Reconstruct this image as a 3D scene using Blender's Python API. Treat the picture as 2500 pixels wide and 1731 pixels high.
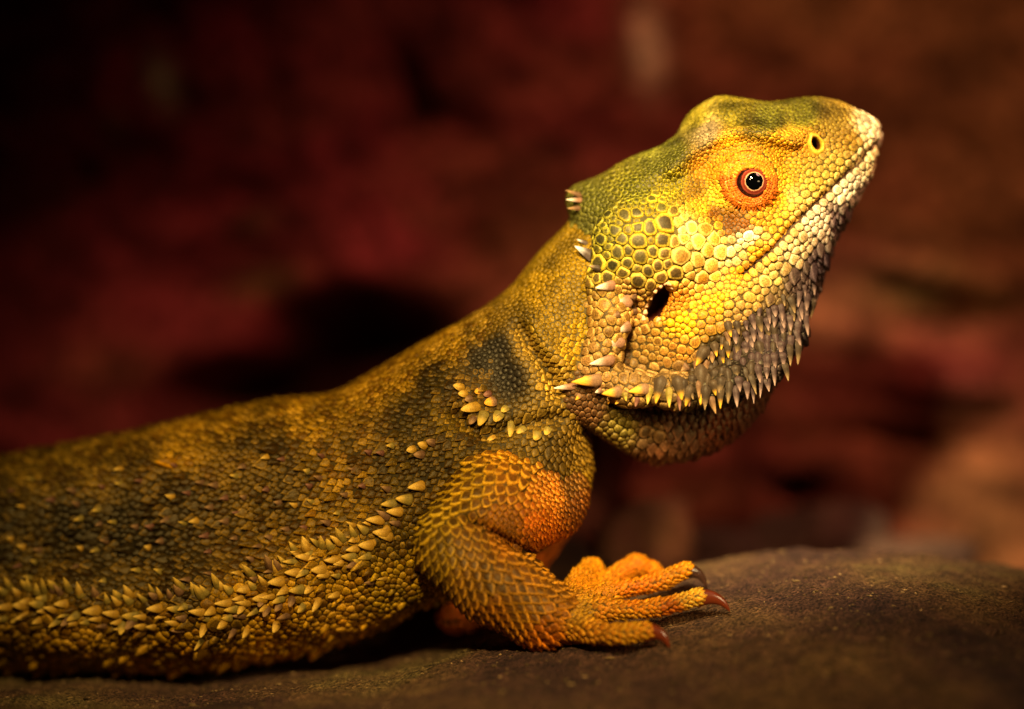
import bpy, math, random, time
import numpy as np
from mathutils import Vector, Matrix
from mathutils.bvhtree import BVHTree
from mathutils.kdtree import KDTree

T0 = time.time()
rng = np.random.default_rng(11)
random.seed(11)
for o in list(bpy.data.objects):
    bpy.data.objects.remove(o, do_unlink=True)
scene = bpy.context.scene
COL = scene.collection

# ---------------------------------------------------------------- units
# the animal is measured in "S" units; 1 S = 0.074 mm, so that the head is about 5 cm long
U = 7.4e-5
LENS, SENSOR = 100.0, 36.0
DS = 2500.0 * LENS / SENSOR            # camera distance to the focal plane, in S
CX, CY = 1250.0, 865.5


def W(sx, sy, Y=0.0):
    """measured point at depth Y -> place, in S"""
    k = 1.0 + Y / DS
    return np.array([(sx - CX) * k, Y, (CY - sy) * k])


def to_s(P):
    k = DS / (DS + P[..., 1])
    return P[..., 0] * k + CX, CY - P[..., 2] * k


def srgb(c):
    c = np.asarray(c, float) / 255.0
    return np.where(c <= 0.04045, c / 12.92, ((c + 0.055) / 1.055) ** 2.4)


# ---------------------------------------------------------------- camera, world, lamps
cam_d = bpy.data.cameras.new('camera')
cam_d.lens = LENS
cam_d.sensor_width = SENSOR
cam_d.clip_start = 0.01
cam_d.clip_end = 20.0
cam_d.dof.use_dof = True
cam_d.dof.focus_distance = (DS + 35.0) * U
cam_d.dof.aperture_fstop = 3.6
cam = bpy.data.objects.new('camera', cam_d)
COL.objects.link(cam)
cam.location = (0, -DS * U, 0)
cam.rotation_euler = (math.radians(90), 0, 0)
scene.camera = cam

world = bpy.data.worlds.new('World')
scene.world = world
world.use_nodes = True
bg = world.node_tree.nodes['Background']
bg.inputs[0].default_value = (0.05, 0.022, 0.012, 1)
bg.inputs[1].default_value = 0.03


def lamp(name, kind, pos, aim, power, color, **kw):
    d = bpy.data.lights.new(name, kind)
    d.energy = power
    d.color = color
    for k, v in kw.items():
        setattr(d, k, v)
    o = bpy.data.objects.new(name, d)
    COL.objects.link(o)
    p = Vector(W(*pos)) * U
    a = Vector(W(*aim)) * U
    o.location = p
    o.rotation_euler = (a - p).to_track_quat('-Z', 'Y').to_euler()
    return o


# basking lamp: above the head and in front of it
lamp('basking_lamp', 'SPOT', (1430, -2150, -2750), (1800, 670, 60), 10.2, (1.0, 0.87, 0.56),
     spot_size=math.radians(28), spot_blend=1.0, shadow_soft_size=0.009)
# wider, more golden fill, added to brighten the body
lamp('body_fill', 'SPOT', (560, -1450, -3100), (950, 1220, 150), 3.4, (1.0, 0.77, 0.36),
     spot_size=math.radians(44), spot_blend=1.0, shadow_soft_size=0.010)
# redder fill light, low on the right; added to rake the slab and foreleg
lamp('low_fill', 'SPOT', (3900, 500, -1900), (1800, 1450, 0), 0.95, (1.0, 0.74, 0.36),
     spot_size=math.radians(46), spot_blend=0.9, shadow_soft_size=0.03)
# red fill with no known source, added to wash the rock behind
lamp('wall_fill', 'SPOT', (3000, -1100, -900), (1950, 850, 2100), 1.15, (1.0, 0.44, 0.33),
     spot_size=math.radians(80), spot_blend=1.0, shadow_soft_size=0.03)

scene.view_settings.view_transform = 'Standard'
scene.view_settings.look = 'None'
scene.view_settings.gamma = 1.0
scene.view_settings.exposure = 0.0
scene.view_settings.use_curve_mapping = False
scene.cycles.use_denoising = True
scene.cycles.max_bounces = 6
scene.cycles.diffuse_bounces = 3

# ---------------------------------------------------------------- small helpers


def hash3(i, j, k, seed):
    n = (i * 374761393 + j * 668265263 + k * 1442695041 + seed * 974634777) & 0xffffffff
    n = ((n ^ (n >> 13)) * 1274126177) & 0xffffffff
    n = n ^ (n >> 16)
    return (n & 0xffff) / 65535.0


def vnoise(P, seed=0):
    P = np.asarray(P, float)
    f = np.floor(P)
    I = f.astype(np.int64)
    t = P - f
    t = t * t * (3 - 2 * t)
    out = 0
    for a in (0, 1):
        wa = t[..., 0] if a else 1 - t[..., 0]
        for b in (0, 1):
            wb = t[..., 1] if b else 1 - t[..., 1]
            for c in (0, 1):
                wc = t[..., 2] if c else 1 - t[..., 2]
                out = out + wa * wb * wc * hash3(I[..., 0] + a, I[..., 1] + b, I[..., 2] + c, seed)
    return out


def fbm(P, oct=4, seed=0):
    P = np.asarray(P, float)
    s, a, tot = 0, 1.0, 0
    for o in range(oct):
        s = s + a * (vnoise(P * (2 ** o) + 17.3 * o, seed + o) - 0.5)
        tot += a
        a *= 0.5
    return s / tot


def mesh_obj(name, V, faces, mat, parent=None, cols=None, smooth=True, extra=None):
    """V in S units; faces: (n,4)/(n,3) array or list of them"""
    me = bpy.data.meshes.new(name)
    V = np.asarray(V, np.float32) * U
    if isinstance(faces, np.ndarray):
        faces = [faces]
    faces = [f for f in faces if len(f)]
    me.vertices.add(len(V))
    me.vertices.foreach_set('co', V.ravel())
    loops = np.concatenate([f.ravel() for f in faces]).astype(np.int32)
    sizes = np.concatenate([np.full(len(f), f.shape[1], np.int32) for f in faces])
    starts = np.concatenate([[0], np.cumsum(sizes)[:-1]]).astype(np.int32)
    me.loops.add(len(loops))
    me.loops.foreach_set('vertex_index', loops)
    me.polygons.add(len(sizes))
    me.polygons.foreach_set('loop_start', starts)
    me.polygons.foreach_set('loop_total', sizes)
    me.polygons.foreach_set('use_smooth', np.full(len(sizes), smooth))
    if cols is not None:
        at = me.color_attributes.new('Col', 'FLOAT_COLOR', 'POINT')
        c = np.ones((len(V), 4), np.float32)
        c[:, :3] = cols
        at.data.foreach_set('color', c.ravel())
    if extra:
        for k, v in extra.items():
            at = me.attributes.new(k, 'FLOAT', 'POINT')
            at.data.foreach_set('value', np.asarray(v, np.float32))
    me.update(calc_edges=True)
    me.validate()
    me.materials.append(mat)
    ob = bpy.data.objects.new(name, me)
    COL.objects.link(ob)
    if parent is not None:
        ob.parent = parent
    return ob


def link_mesh(name, me, parent, matrix):
    ob = bpy.data.objects.new(name, me)
    COL.objects.link(ob)
    ob.parent = parent
    ob.matrix_local = matrix
    return ob


# ---------------------------------------------------------------- materials
def new_mat(name):
    m = bpy.data.materials.new(name)
    m.use_nodes = True
    nt = m.node_tree
    return m, nt, nt.nodes['Principled BSDF']


def add(nt, kind, **kw):
    n = nt.nodes.new(kind)
    for k, v in kw.items():
        setattr(n, k, v)
    return n


def mat_scales(name, rough=0.45, spec=0.28, grain=4200.0, bump=0.3, speck=0.6):
    """keratin scales: colour attribute, fine freckles and a fine grained relief"""
    m, nt, b = new_mat(name)
    at = add(nt, 'ShaderNodeAttribute', attribute_name='Col')
    tc = add(nt, 'ShaderNodeTexCoord')
    n1 = add(nt, 'ShaderNodeTexNoise')
    n1.inputs['Scale'].default_value = grain
    n1.inputs['Detail'].default_value = 3
    nt.links.new(tc.outputs['Object'], n1.inputs['Vector'])
    mr = add(nt, 'ShaderNodeMapRange')
    mr.inputs['From Min'].default_value = 0.35
    mr.inputs['From Max'].default_value = 0.65
    mr.inputs['To Min'].default_value = 1.0 - speck
    mr.inputs['To Max'].default_value = 1.0 + speck * 0.5
    nt.links.new(n1.outputs['Fac'], mr.inputs['Value'])
    mx = add(nt, 'ShaderNodeVectorMath', operation='SCALE')
    nt.links.new(at.outputs['Color'], mx.inputs[0])
    nt.links.new(mr.outputs['Result'], mx.inputs['Scale'])
    nt.links.new(mx.outputs[0], b.inputs['Base Color'])
    bp = add(nt, 'ShaderNodeBump')
    bp.inputs['Strength'].default_value = bump
    bp.inputs['Distance'].default_value = 0.0002
    nt.links.new(n1.outputs['Fac'], bp.inputs['Height'])
    nt.links.new(bp.outputs['Normal'], b.inputs['Normal'])
    b.inputs['Roughness'].default_value = rough
    b.inputs['Specular IOR Level'].default_value = spec
    b.inputs['Specular Tint'].default_value = (1.0, 0.76, 0.38, 1)
    return m


M_SCALE = mat_scales('scale_keratin')
M_SKIN = mat_scales('reptile_skin', rough=0.6, spec=0.3)
M_LID = mat_scales('eyelid_skin', rough=0.4, spec=0.5, bump=0.2, speck=0.25)


def mat_spike(name, base, tip, start=0.35, end=0.95, rough=0.52):
    m, nt, b = new_mat(name)
    at = add(nt, 'ShaderNodeAttribute', attribute_name='tip')
    mr = add(nt, 'ShaderNodeMapRange', interpolation_type='SMOOTHSTEP')
    mr.inputs['From Min'].default_value = start
    mr.inputs['From Max'].default_value = end
    nt.links.new(at.outputs['Fac'], mr.inputs['Value'])
    mix = add(nt, 'ShaderNodeMix', data_type='RGBA')
    mix.inputs['A'].default_value = (*srgb(base), 1)
    mix.inputs['B'].default_value = (*srgb(tip), 1)
    nt.links.new(mr.outputs['Result'], mix.inputs['Factor'])
    geo = add(nt, 'ShaderNodeNewGeometry')
    n1 = add(nt, 'ShaderNodeTexNoise')
    n1.inputs['Scale'].default_value = 5000
    n1.inputs['Detail'].default_value = 3
    nt.links.new(geo.outputs['Position'], n1.inputs['Vector'])
    m2 = add(nt, 'ShaderNodeMapRange')
    m2.inputs['From Min'].default_value = 0.35
    m2.inputs['From Max'].default_value = 0.65
    m2.inputs['To Min'].default_value = 0.7
    m2.inputs['To Max'].default_value = 1.2
    nt.links.new(n1.outputs['Fac'], m2.inputs['Value'])
    sc = add(nt, 'ShaderNodeVectorMath', operation='SCALE')
    nt.links.new(mix.outputs['Result'], sc.inputs[0])
    nt.links.new(m2.outputs['Result'], sc.inputs['Scale'])
    nt.links.new(sc.outputs[0], b.inputs['Base Color'])
    bp = add(nt, 'ShaderNodeBump')
    bp.inputs['Strength'].default_value = 0.2
    bp.inputs['Distance'].default_value = 0.0002
    nt.links.new(n1.outputs['Fac'], bp.inputs['Height'])
    nt.links.new(bp.outputs['Normal'], b.inputs['Normal'])
    b.inputs['Roughness'].default_value = rough
    b.inputs['Specular IOR Level'].default_value = 0.2
    b.inputs['Specular Tint'].default_value = (1.0, 0.8, 0.5, 1)
    return m


SPIKE = {
    'pale': mat_spike('spike_pale', (128, 86, 56), (235, 205, 165), 0.15, 0.9),
    'dark_pale': mat_spike('spike_dark_pale', (80, 62, 48), (235, 215, 190), 0.3, 0.95),
    'amber': mat_spike('spike_amber', (120, 84, 52), (235, 160, 44), 0.1, 0.6),
    'yellow_tip': mat_spike('spike_yellow_tip', (66, 49, 30), (215, 152, 40), 0.4, 0.85),
    'dark': mat_spike('spike_dark', (56, 42, 27), (155, 120, 72), 0.3, 1.0),
    'purple': mat_spike('spike_purple', (62, 44, 37), (168, 130, 104), 0.25, 1.0),  # lighter tips paint in the highlights on the beard
    'olive': mat_spike('spike_olive', (126, 102, 38), (214, 166, 60), 0.2, 0.8),
    'body': mat_spike('spike_body', (160, 114, 30), (228, 176, 70), 0.1, 0.8),
    'brown': mat_spike('spike_brown', (100, 68, 40), (168, 122, 70), 0.2, 0.9),
    'ear': mat_spike('ear_bead', (205, 150, 98), (220, 170, 115), 0.0, 1.0),
    'rust': mat_spike('spike_rust', (96, 56, 38), (150, 100, 72), 0.2, 0.9),
}

# ---------------------------------------------------------------- the body: an implicit surface
STEP = 8.0
X0, X1 = -1900.0, 960.0
Y0, Y1 = -300.0, 960.0
Z0, Z1 = -900.0, 700.0
gx = np.arange(X0, X1, STEP)
gy = np.arange(Y0, Y1, STEP)
gz = np.arange(Z0, Z1, STEP)
NX, NY, NZ = len(gx), len(gy), len(gz)


def poly_sd(px, pz, poly):
    """signed distance (inside positive) of 2-D points to a polygon"""
    d = np.full(px.shape, 1e9)
    inside = np.zeros(px.shape, bool)
    n = len(poly)
    for i in range(n):
        ax, az = poly[i]
        bx, bz = poly[(i + 1) % n]
        ex, ez = bx - ax, bz - az
        t = np.clip(((px - ax) * ex + (pz - az) * ez) / (ex * ex + ez * ez + 1e-9), 0, 1)
        d = np.minimum(d, np.hypot(px - ax - t * ex, pz - az - t * ez))
        c = ((az > pz) != (bz > pz)) & (px < (bx - ax) * (pz - az) / (bz - az + 1e-12) + ax)
        inside ^= c
    return np.where(inside, d, -d)


def blur2(a, n):
    for _ in range(n):
        a = np.pad(a, 1, mode='edge')
        a = (a[:-2] + 2 * a[1:-1] + a[2:]) / 4
        a = (a[:, :-2] + 2 * a[:, 1:-1] + a[:, 2:]) / 4
    return a


def catmull(pts, n=6, closed=False):
    P = np.asarray(pts, float)
    out = []
    m = len(P)
    for i in range(m if closed else m - 1):
        p0 = P[(i - 1) % m] if closed or i > 0 else P[i]
        p1 = P[i]
        p2 = P[(i + 1) % m]
        p3 = P[(i + 2) % m] if closed or i + 2 < m else p2
        for k in range(n):
            t = k / n
            out.append(0.5 * (2 * p1 + (p2 - p0) * t + (2 * p0 - 5 * p1 + 4 * p2 - p3) * t * t
                              + (3 * p1 - p0 - 3 * p2 + p3) * t ** 3))
    if not closed:
        out.append(P[-1])
    return np.array(out)


def inflate(poly_s, depth, a, tmax=None):
    """swell an outline into a rounded solid. depth: f(sx, sy)->mid-plane depth"""
    poly = []
    for sx, sy in catmull(poly_s, 4, True):
        w = W(sx, sy, depth(sx, sy))
        poly.append((w[0], w[2]))
    GX, GZ = np.meshgrid(gx, gz, indexing='ij')
    sd = poly_sd(GX, GZ, poly)
    mask = sd > 0
    h = np.where(mask, np.maximum(sd, 0) * 90, 0.0)
    # Poisson equation lap(h) = -1 inside
    w = 1.9
    ii, jj = np.indices(mask.shape)
    red = ((ii + jj) % 2 == 0) & mask
    blk = ((ii + jj) % 2 == 1) & mask
    red[[0, -1]] = False; red[:, [0, -1]] = False
    blk[[0, -1]] = False; blk[:, [0, -1]] = False
    for it in range(260):
        for mk in (red, blk):
            nb = np.zeros_like(h)
            nb[1:-1, 1:-1] = (h[2:, 1:-1] + h[:-2, 1:-1] + h[1:-1, 2:] + h[1:-1, :-2] + STEP * STEP) / 4
            h = np.where(mk, h + w * (nb - h), h)
    h = np.where(mask, h, sd * 55.0)
    # sub-cell boundary: near the outline follow the exact distance
    k = np.clip(sd / 26.0, 0, 1)
    slope = blur2(np.where(mask, h / np.maximum(sd, 6), 0), 6) / np.maximum(blur2(mask.astype(float), 6), 0.05)
    h = np.where(sd > -200, k * h + (1 - k) * np.where(mask, slope * sd, sd * np.maximum(slope, 40)), h)
    h = blur2(h, 1)
    SX, SY = GX + CX, CY - GZ
    y0 = depth(SX, SY)
    if tmax:
        tt = np.sqrt(np.maximum(h, 0)) * 2 * a
        tt2 = tmax * np.tanh(tt / tmax)
        h = np.where(h > 0, (tt2 / (2 * a)) ** 2, h)
    g = 4 * a * a * h[:, None, :] - (gy[None, :, None] - y0[:, None, :]) ** 2
    dx, dy, dz = np.gradient(g.astype(np.float32), STEP)
    gm = np.sqrt(dx * dx + dy * dy + dz * dz + 60.0 ** 2)
    return np.clip(-g / gm, -400, 400).astype(np.float32)


def field_box(c0, c1, pad):
    lo = np.minimum(c0, c1) - pad
    hi = np.maximum(c0, c1) + pad
    s = []
    for v, g in zip(range(3), (gx, gy, gz)):
        a = max(0, int((lo[v] - g[0]) / STEP) - 1)
        b = min(len(g), int((hi[v] - g[0]) / STEP) + 2)
        s.append(slice(a, max(b, a)))
    return tuple(s)


def round_cone(F, a, ra, b, rb, k=14.0, sign=1, pad=70):
    """smooth union (or carving, sign=-1) of a tapered limb into field F"""
    a = np.asarray(a, float); b = np.asarray(b, float)
    sl = field_box(a, b, max(ra, rb) + pad)
    X = gx[sl[0]][:, None, None]; Y = gy[sl[1]][None, :, None]; Z = gz[sl[2]][None, None, :]
    ba = b - a
    L2 = float(ba @ ba)
    t = np.clip(((X - a[0]) * ba[0] + (Y - a[1]) * ba[1] + (Z - a[2]) * ba[2]) / max(L2, 1e-6), 0, 1)
    r = ra + (rb - ra) * t
    d = np.sqrt((X - a[0] - t * ba[0]) ** 2 + (Y - a[1] - t * ba[1]) ** 2 + (Z - a[2] - t * ba[2]) ** 2) - r
    merge(F, sl, d, k, sign)


def merge(F, sl, d, k, sign=1):
    f = F[sl]
    if sign > 0:
        hh = np.maximum(k - np.abs(f - d), 0) / k
        F[sl] = np.minimum(f, d) - hh * hh * k * 0.25
    else:
        d = -d
        hh = np.maximum(k - np.abs(f - d), 0) / k
        F[sl] = np.maximum(f, d) + hh * hh * k * 0.25


def ellipsoid(F, c, rad, axes=None, k=20.0, sign=1, pad=60):
    c = np.asarray(c, float)
    R = max(rad)
    sl = field_box(c, c, R + pad)
    X = gx[sl[0]][:, None, None] - c[0]; Y = gy[sl[1]][None, :, None] - c[1]; Z = gz[sl[2]][None, None, :] - c[2]
    A = np.eye(3) if axes is None else np.asarray(axes, float)
    q = 0
    q2 = 0
    for i in range(3):
        p = X * A[i][0] + Y * A[i][1] + Z * A[i][2]
        q = q + (p / rad[i]) ** 2
        q2 = q2 + (p / rad[i] ** 2) ** 2
    k0 = np.sqrt(q); k1 = np.sqrt(q2) + 1e-9
    d = k0 * (k0 - 1) / k1
    merge(F, sl, d, k, sign)


def trunk_depth(sx, sy):
    return np.where(sx < 1300, 285 + (1300 - sx) * 0.2, 285 - np.clip(sx - 1300, 0, 200) * 0.15) * 1.0


TRUNK = [(-610, 1290), (-420, 1210), (-230, 1160), (0, 1117), (271, 1066), (466, 1024), (651, 982), (803, 963), (900, 914), (1030, 838), (1150, 772),
         (1247, 703), (1312, 622), (1360, 575), (1420, 520), (1490, 520), (1530, 600), (1515, 760), (1500, 900),
         (1480, 985), (1425, 1060), (1432, 1150), (1410, 1250), (1330, 1330), (1200, 1400), (1090, 1455), (1000, 1492),
         (944, 1524), (825, 1566), (733, 1590), (595, 1617), (504, 1630), (389, 1636), (183, 1632), (0, 1626), (-230, 1610), (-450, 1570), (-610, 1500)]
HEAD = [(1385, 470), (1463, 432), (1538, 388), (1613, 358), (1655, 328), (1681, 281), (1726, 249), (1760, 237),
        (1820, 243), (1876, 251), (1930, 244), (1985, 240), (2045, 248), (2085, 268), (2117, 284), (2140, 302), (2146, 343),
        (2136, 382), (2115, 441), (2095, 478), (2072, 523), (2043, 568), (2025, 613), (2005, 670), (1985, 734),
        (1968, 785), (1945, 850), (1900, 920), (1840, 966), (1700, 978), (1560, 975), (1450, 962), (1385, 945),
        (1440, 890), (1488, 830), (1498, 770), (1480, 715), (1440, 640), (1408, 570)]
THROAT = [(1362, 940), (1372, 985), (1400, 1016), (1438, 1046), (1494, 1083), (1543, 1110), (1581, 1124), (1626, 1126),
          (1701, 1112), (1784, 1074), (1836, 1022), (1872, 972), (1900, 900), (1850, 820), (1650, 800), (1450, 860)]


def head_depth(sx, sy):
    return 235.0 + 0.0 * sx


def throat_depth(sx, sy):
    return 235.0 - 150.0 * np.clip((1600 - sx) / 200.0, 0, 1)


COMP = []
fT = inflate(TRUNK, trunk_depth, 1.12, 330)
# flank swells low, along the row of side spikes
pts = [W(-300, 1470, 370), W(200, 1480, 270), W(500, 1470, 195), W(720, 1420, 165), W(880, 1340, 150), W(1000, 1230, 150)]
for a, b, ra, rb in zip(pts[:-1], pts[1:], (80, 85, 85, 80, 70), (85, 85, 80, 70, 55)):
    round_cone(fT, a, ra, b, rb, 90, pad=120)
ellipsoid(fT, W(1200, 985, 150), (110, 80, 95), k=60)          # shoulder
ellipsoid(fT, W(1350, 1130, 210), (90, 90, 110), k=60)         # chest
COMP.append(('trunk', fT))
fH = inflate(HEAD, head_depth, 0.78, 245)
ellipsoid(fH, W(1580, 600, 55), (135, 62, 120), k=60)          # jaw muscle


def surf_y(f, sx, sy):
    w = W(sx, sy, 60.0)
    i, k = int((w[0] - X0) / STEP), int((w[2] - Z0) / STEP)
    return gy[np.nonzero(f[i, :, k] < 0)[0][0]]


bro = [(1450, 515, 26, 8), (1560, 462, 26, 10), (1650, 410, 28, 22), (1720, 352, 28, 32), (1790, 330, 28, 36), (1860, 330, 26, 34),
       (1930, 342, 22, 22), (1990, 318, 20, 4)]                 # hard brow ridge over the eye
bro = [(x, y, surf_y(fH, x, y) + r - o, r) for x, y, r, o in bro]
for p, q in zip(bro[:-1], bro[1:]):
    round_cone(fH, W(*p[:3]), p[3], W(*q[:3]), q[3], 14)
ellipsoid(fH, W(1825, 440, 80), (80, 52, 78), k=40)             # eye bulge
round_cone(fH, W(2060, 400, 175), 55, W(1860, 575, 95), 62, 50)  # lip swelling
# beard flange
pts = [(1465, 690, 70, 34), (1492, 780, 62, 36), (1470, 860, 62, 36), (1440, 920, 75, 34), (1540, 950, 45, 34),
       (1660, 955, 30, 34), (1780, 940, 40, 36), (1870, 890, 85, 36), (1930, 810, 140, 36)]
for p, q in zip(pts[:-1], pts[1:]):
    round_cone(fH, W(*p[:3]), p[3], W(*q[:3]), q[3], 45)
# ear pit
ca, sa = math.cos(math.radians(62)), math.sin(math.radians(62))
EAR = (1607, 741)
ellipsoid(fH, W(EAR[0], EAR[1], 20), (58, 60, 25), axes=[(ca, 0, sa), (0, 1, 0), (-sa, 0, ca)], k=12, sign=-1)
ellipsoid(fH, W(EAR[0] - 2, EAR[1], 70), (50, 80, 24), axes=[(ca, 0, sa), (0.3, 1, 0), (-sa, 0, ca)], k=8, sign=-1)
# eye socket
ellipsoid(fH, W(1836, 444, 30), (56, 56, 56), k=6, sign=-1)

NOS = (1991, 353)
yn = surf_y(fH, *NOS)
ellipsoid(fH, W(NOS[0] + 2, NOS[1], yn + 6), (12, 46, 21), axes=[(0.94, 0, 0.33), (0, 1, 0), (-0.33, 0, 0.94)], k=5, sign=-1)
COMP.append(('head', fH))
fR = inflate(THROAT, throat_depth, 0.60, 180)
COMP.append(('throat', fR))
fA = np.full((NX, NY, NZ), 400, np.float32)
round_cone(fA, W(1325, 1215, 150), 112, W(1215, 1235, 60), 128, 40, pad=200)
round_cone(fA, W(1215, 1235, 60), 126, W(1118, 1318, 0), 98, 40, pad=200)
fB = np.full((NX, NY, NZ), 400, np.float32)
round_cone(fB, W(1112, 1330, -5), 98, W(1210, 1418, -10), 100, 20, pad=200)
round_cone(fB, W(1210, 1418, -10), 100, W(1325, 1500, 0), 82, 20, pad=200)
round_cone(fB, W(1325, 1500, 0), 82, W(1395, 1512, 15), 56, 20, pad=200)
fA = np.minimum(fA, fB)
COMP.append(('arm', fA))
fD = np.full((NX, NY, NZ), 400, np.float32)
FING = {
    'f1': [(1390, 1520, -10, 44), (1450, 1543, -80, 26), (1490, 1549, -105, 21), (1530, 1546, -115, 22), (1578, 1540, -122, 21)],
    'f2': [(1395, 1505, 10, 46), (1462, 1489, -4, 29), (1520, 1489, -16, 20), (1570, 1487, -20, 19), (1605, 1483, -22, 21), (1655, 1473, -22, 18), (1706, 1456, -22, 20)],
    'f3': [(1405, 1485, 45, 46), (1475, 1450, 100, 28), (1530, 1437, 125, 20), (1580, 1428, 138, 20), (1620, 1416, 142, 22), (1676, 1390, 145, 20)],
    'f4': [(1410, 1475, 85, 44), (1480, 1424, 185, 27), (1520, 1396, 230, 23), (1552, 1380, 255, 25), (1590, 1394, 280, 22), (1616, 1420, 295, 18)],
    'f5': [(1395, 1475, 70, 48), (1424, 1420, 160, 34), (1444, 1392, 225, 28), (1462, 1408, 270, 22)],
}
for k, ch in FING.items():
    for p, q in zip(ch[:-1], ch[1:]):
        round_cone(fD, W(*p[:3]), p[3], W(*q[:3]), q[3], 10, pad=60)
COMP.append(('hand', fD))
# the other foreleg: mostly hidden, one pale toe shows behind the elbow
fF = np.full((NX, NY, NZ), 400, np.float32)
for p, q in (((1330, 1230, 470, 95), (1240, 1380, 560, 80)), ((1240, 1380, 560, 80), (1190, 1500, 470, 55)),
             ((1190, 1500, 470, 50), (1110, 1510, 380, 30)), ((1110, 1510, 380, 30), (1085, 1512, 350, 20))):
    round_cone(fF, W(*p[:3]), p[3], W(*q[:3]), q[3], 30, pad=60)
COMP.append(('far_arm', fF))

F = fT.copy()


def smin_full(F, d, k):
    hh = np.maximum(k - np.abs(F - d), 0) / k
    return np.minimum(F, d) - hh * hh * k * 0.25


F = smin_full(F, fH, 16)
F = smin_full(F, fR, 10)
F = smin_full(F, fA, 22)
F = smin_full(F, fD, 18)
F = smin_full(F, fF, 22)


def surface_nets(f):
    nx, ny, nz = f.shape
    ins = f < 0
    cnt = np.zeros((nx - 1, ny - 1, nz - 1), np.int8)
    for a in (0, 1):
        for b in (0, 1):
            for c in (0, 1):
                cnt += ins[a:nx - 1 + a, b:ny - 1 + b, c:nz - 1 + c]
    I, J, K = np.nonzero((cnt > 0) & (cnt < 8))
    idx = np.full(cnt.shape, -1, np.int32)
    idx[I, J, K] = np.arange(len(I))
    corners = [(a, b, c) for a in (0, 1) for b in (0, 1) for c in (0, 1)]
    vals = [f[I + a, J + b, K + c].astype(float) for a, b, c in corners]
    acc = np.zeros((len(I), 3))
    n = np.zeros(len(I))
    for p in range(8):
        for q in range(p + 1, 8):
            A, B = np.array(corners[p]), np.array(corners[q])
            if abs(A - B).sum() != 1:
                continue
            m = (vals[p] < 0) != (vals[q] < 0)
            t = np.where(m, vals[p] / np.where(m, vals[p] - vals[q], 1), 0)
            acc += np.where(m[:, None], A + t[:, None] * (B - A), 0)
            n += m
    V = acc / n[:, None] + np.stack([I, J, K], 1)
    V = V * STEP + np.array([X0, Y0, Z0])
    faces = []
    for ax in range(3):
        sl0 = [slice(None)] * 3; sl1 = [slice(None)] * 3
        sl0[ax] = slice(0, -1); sl1[ax] = slice(1, None)
        e = ins[tuple(sl0)] != ins[tuple(sl1)]
        P = np.stack(np.nonzero(e), 1)
        u, v = (ax + 1) % 3, (ax + 2) % 3
        ok = (P[:, u] > 0) & (P[:, v] > 0) & (P[:, u] < f.shape[u] - 1) & (P[:, v] < f.shape[v] - 1)
        P = P[ok]
        inside0 = ins[P[:, 0], P[:, 1], P[:, 2]]
        q = []
        for du, dv in ((1, 1), (0, 1), (0, 0), (1, 0)):
            Q = P.copy()
            Q[:, u] -= du; Q[:, v] -= dv
            q.append(idx[Q[:, 0], Q[:, 1], Q[:, 2]])
        q = np.stack(q, 1)
        q = np.where(inside0[:, None], q, q[:, ::-1])
        faces.append(q[(q >= 0).all(1)])
    return V, np.concatenate(faces)


V, Q = surface_nets(F)
print('body', len(V), len(Q), 'v', round(time.time() - T0, 1))


def sample(f, P):
    I = np.clip(np.round((P - np.array([X0, Y0, Z0])) / STEP).astype(int), 0, np.array(f.shape) - 1)
    return f[I[:, 0], I[:, 1], I[:, 2]]


def smooth_verts(V, Q, n=2, lam=0.5):
    E = np.concatenate([Q[:, [0, 1]], Q[:, [1, 2]], Q[:, [2, 3]], Q[:, [3, 0]]])
    for _ in range(n):
        s = np.zeros_like(V); c = np.zeros(len(V))
        for a, b in ((0, 1), (1, 0)):
            for d in range(3):
                s[:, d] += np.bincount(E[:, a], V[E[:, b], d], len(V))
            c += np.bincount(E[:, a], minlength=len(V))
        V = V + lam * (s / np.maximum(c, 1)[:, None] - V)
    return V


def vert_normals(V, Q):
    n = np.cross(V[Q[:, 2]] - V[Q[:, 0]], V[Q[:, 3]] - V[Q[:, 1]])
    N = np.zeros_like(V)
    for c in range(4):
        for d in range(3):
            N[:, d] += np.bincount(Q[:, c], n[:, d], len(V))
    return N / np.maximum(np.linalg.norm(N, axis=1), 1e-9)[:, None]


V = smooth_verts(V, Q, 2, 0.45)
N = vert_normals(V, Q)
LABELS = [c[0] for c in COMP]
lab = np.argmin(np.stack([sample(c[1], V) for c in COMP]), 0)

# folds and creases of the skin (real relief)


def polyline_dist(sx, sy, pl):
    d = np.full(sx.shape, 1e9)
    for (ax, ay), (bx, by) in zip(pl[:-1], pl[1:]):
        ex, ey = bx - ax, by - ay
        t = np.clip(((sx - ax) * ex + (sy - ay) * ey) / (ex * ex + ey * ey), 0, 1)
        d = np.minimum(d, np.hypot(sx - ax - t * ex, sy - ay - t * ey))
    return d


MOUTH = [(2140, 352), (2100, 392), (2064, 428), (2015, 475), (1967, 520), (1930, 560), (1891, 606), (1850, 640), (1816, 668)]
vsx, vsy = to_s(V)
near = N[:, 1] < 0.2


def fold(pl, width, depth, labels):
    global V
    m = near & np.isin(lab, [LABELS.index(l) for l in labels])
    d = polyline_dist(vsx, vsy, catmull(pl, 4))
    V = V - N * (np.where(m, depth * np.exp(-(d / width) ** 2), 0))[:, None]


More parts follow.
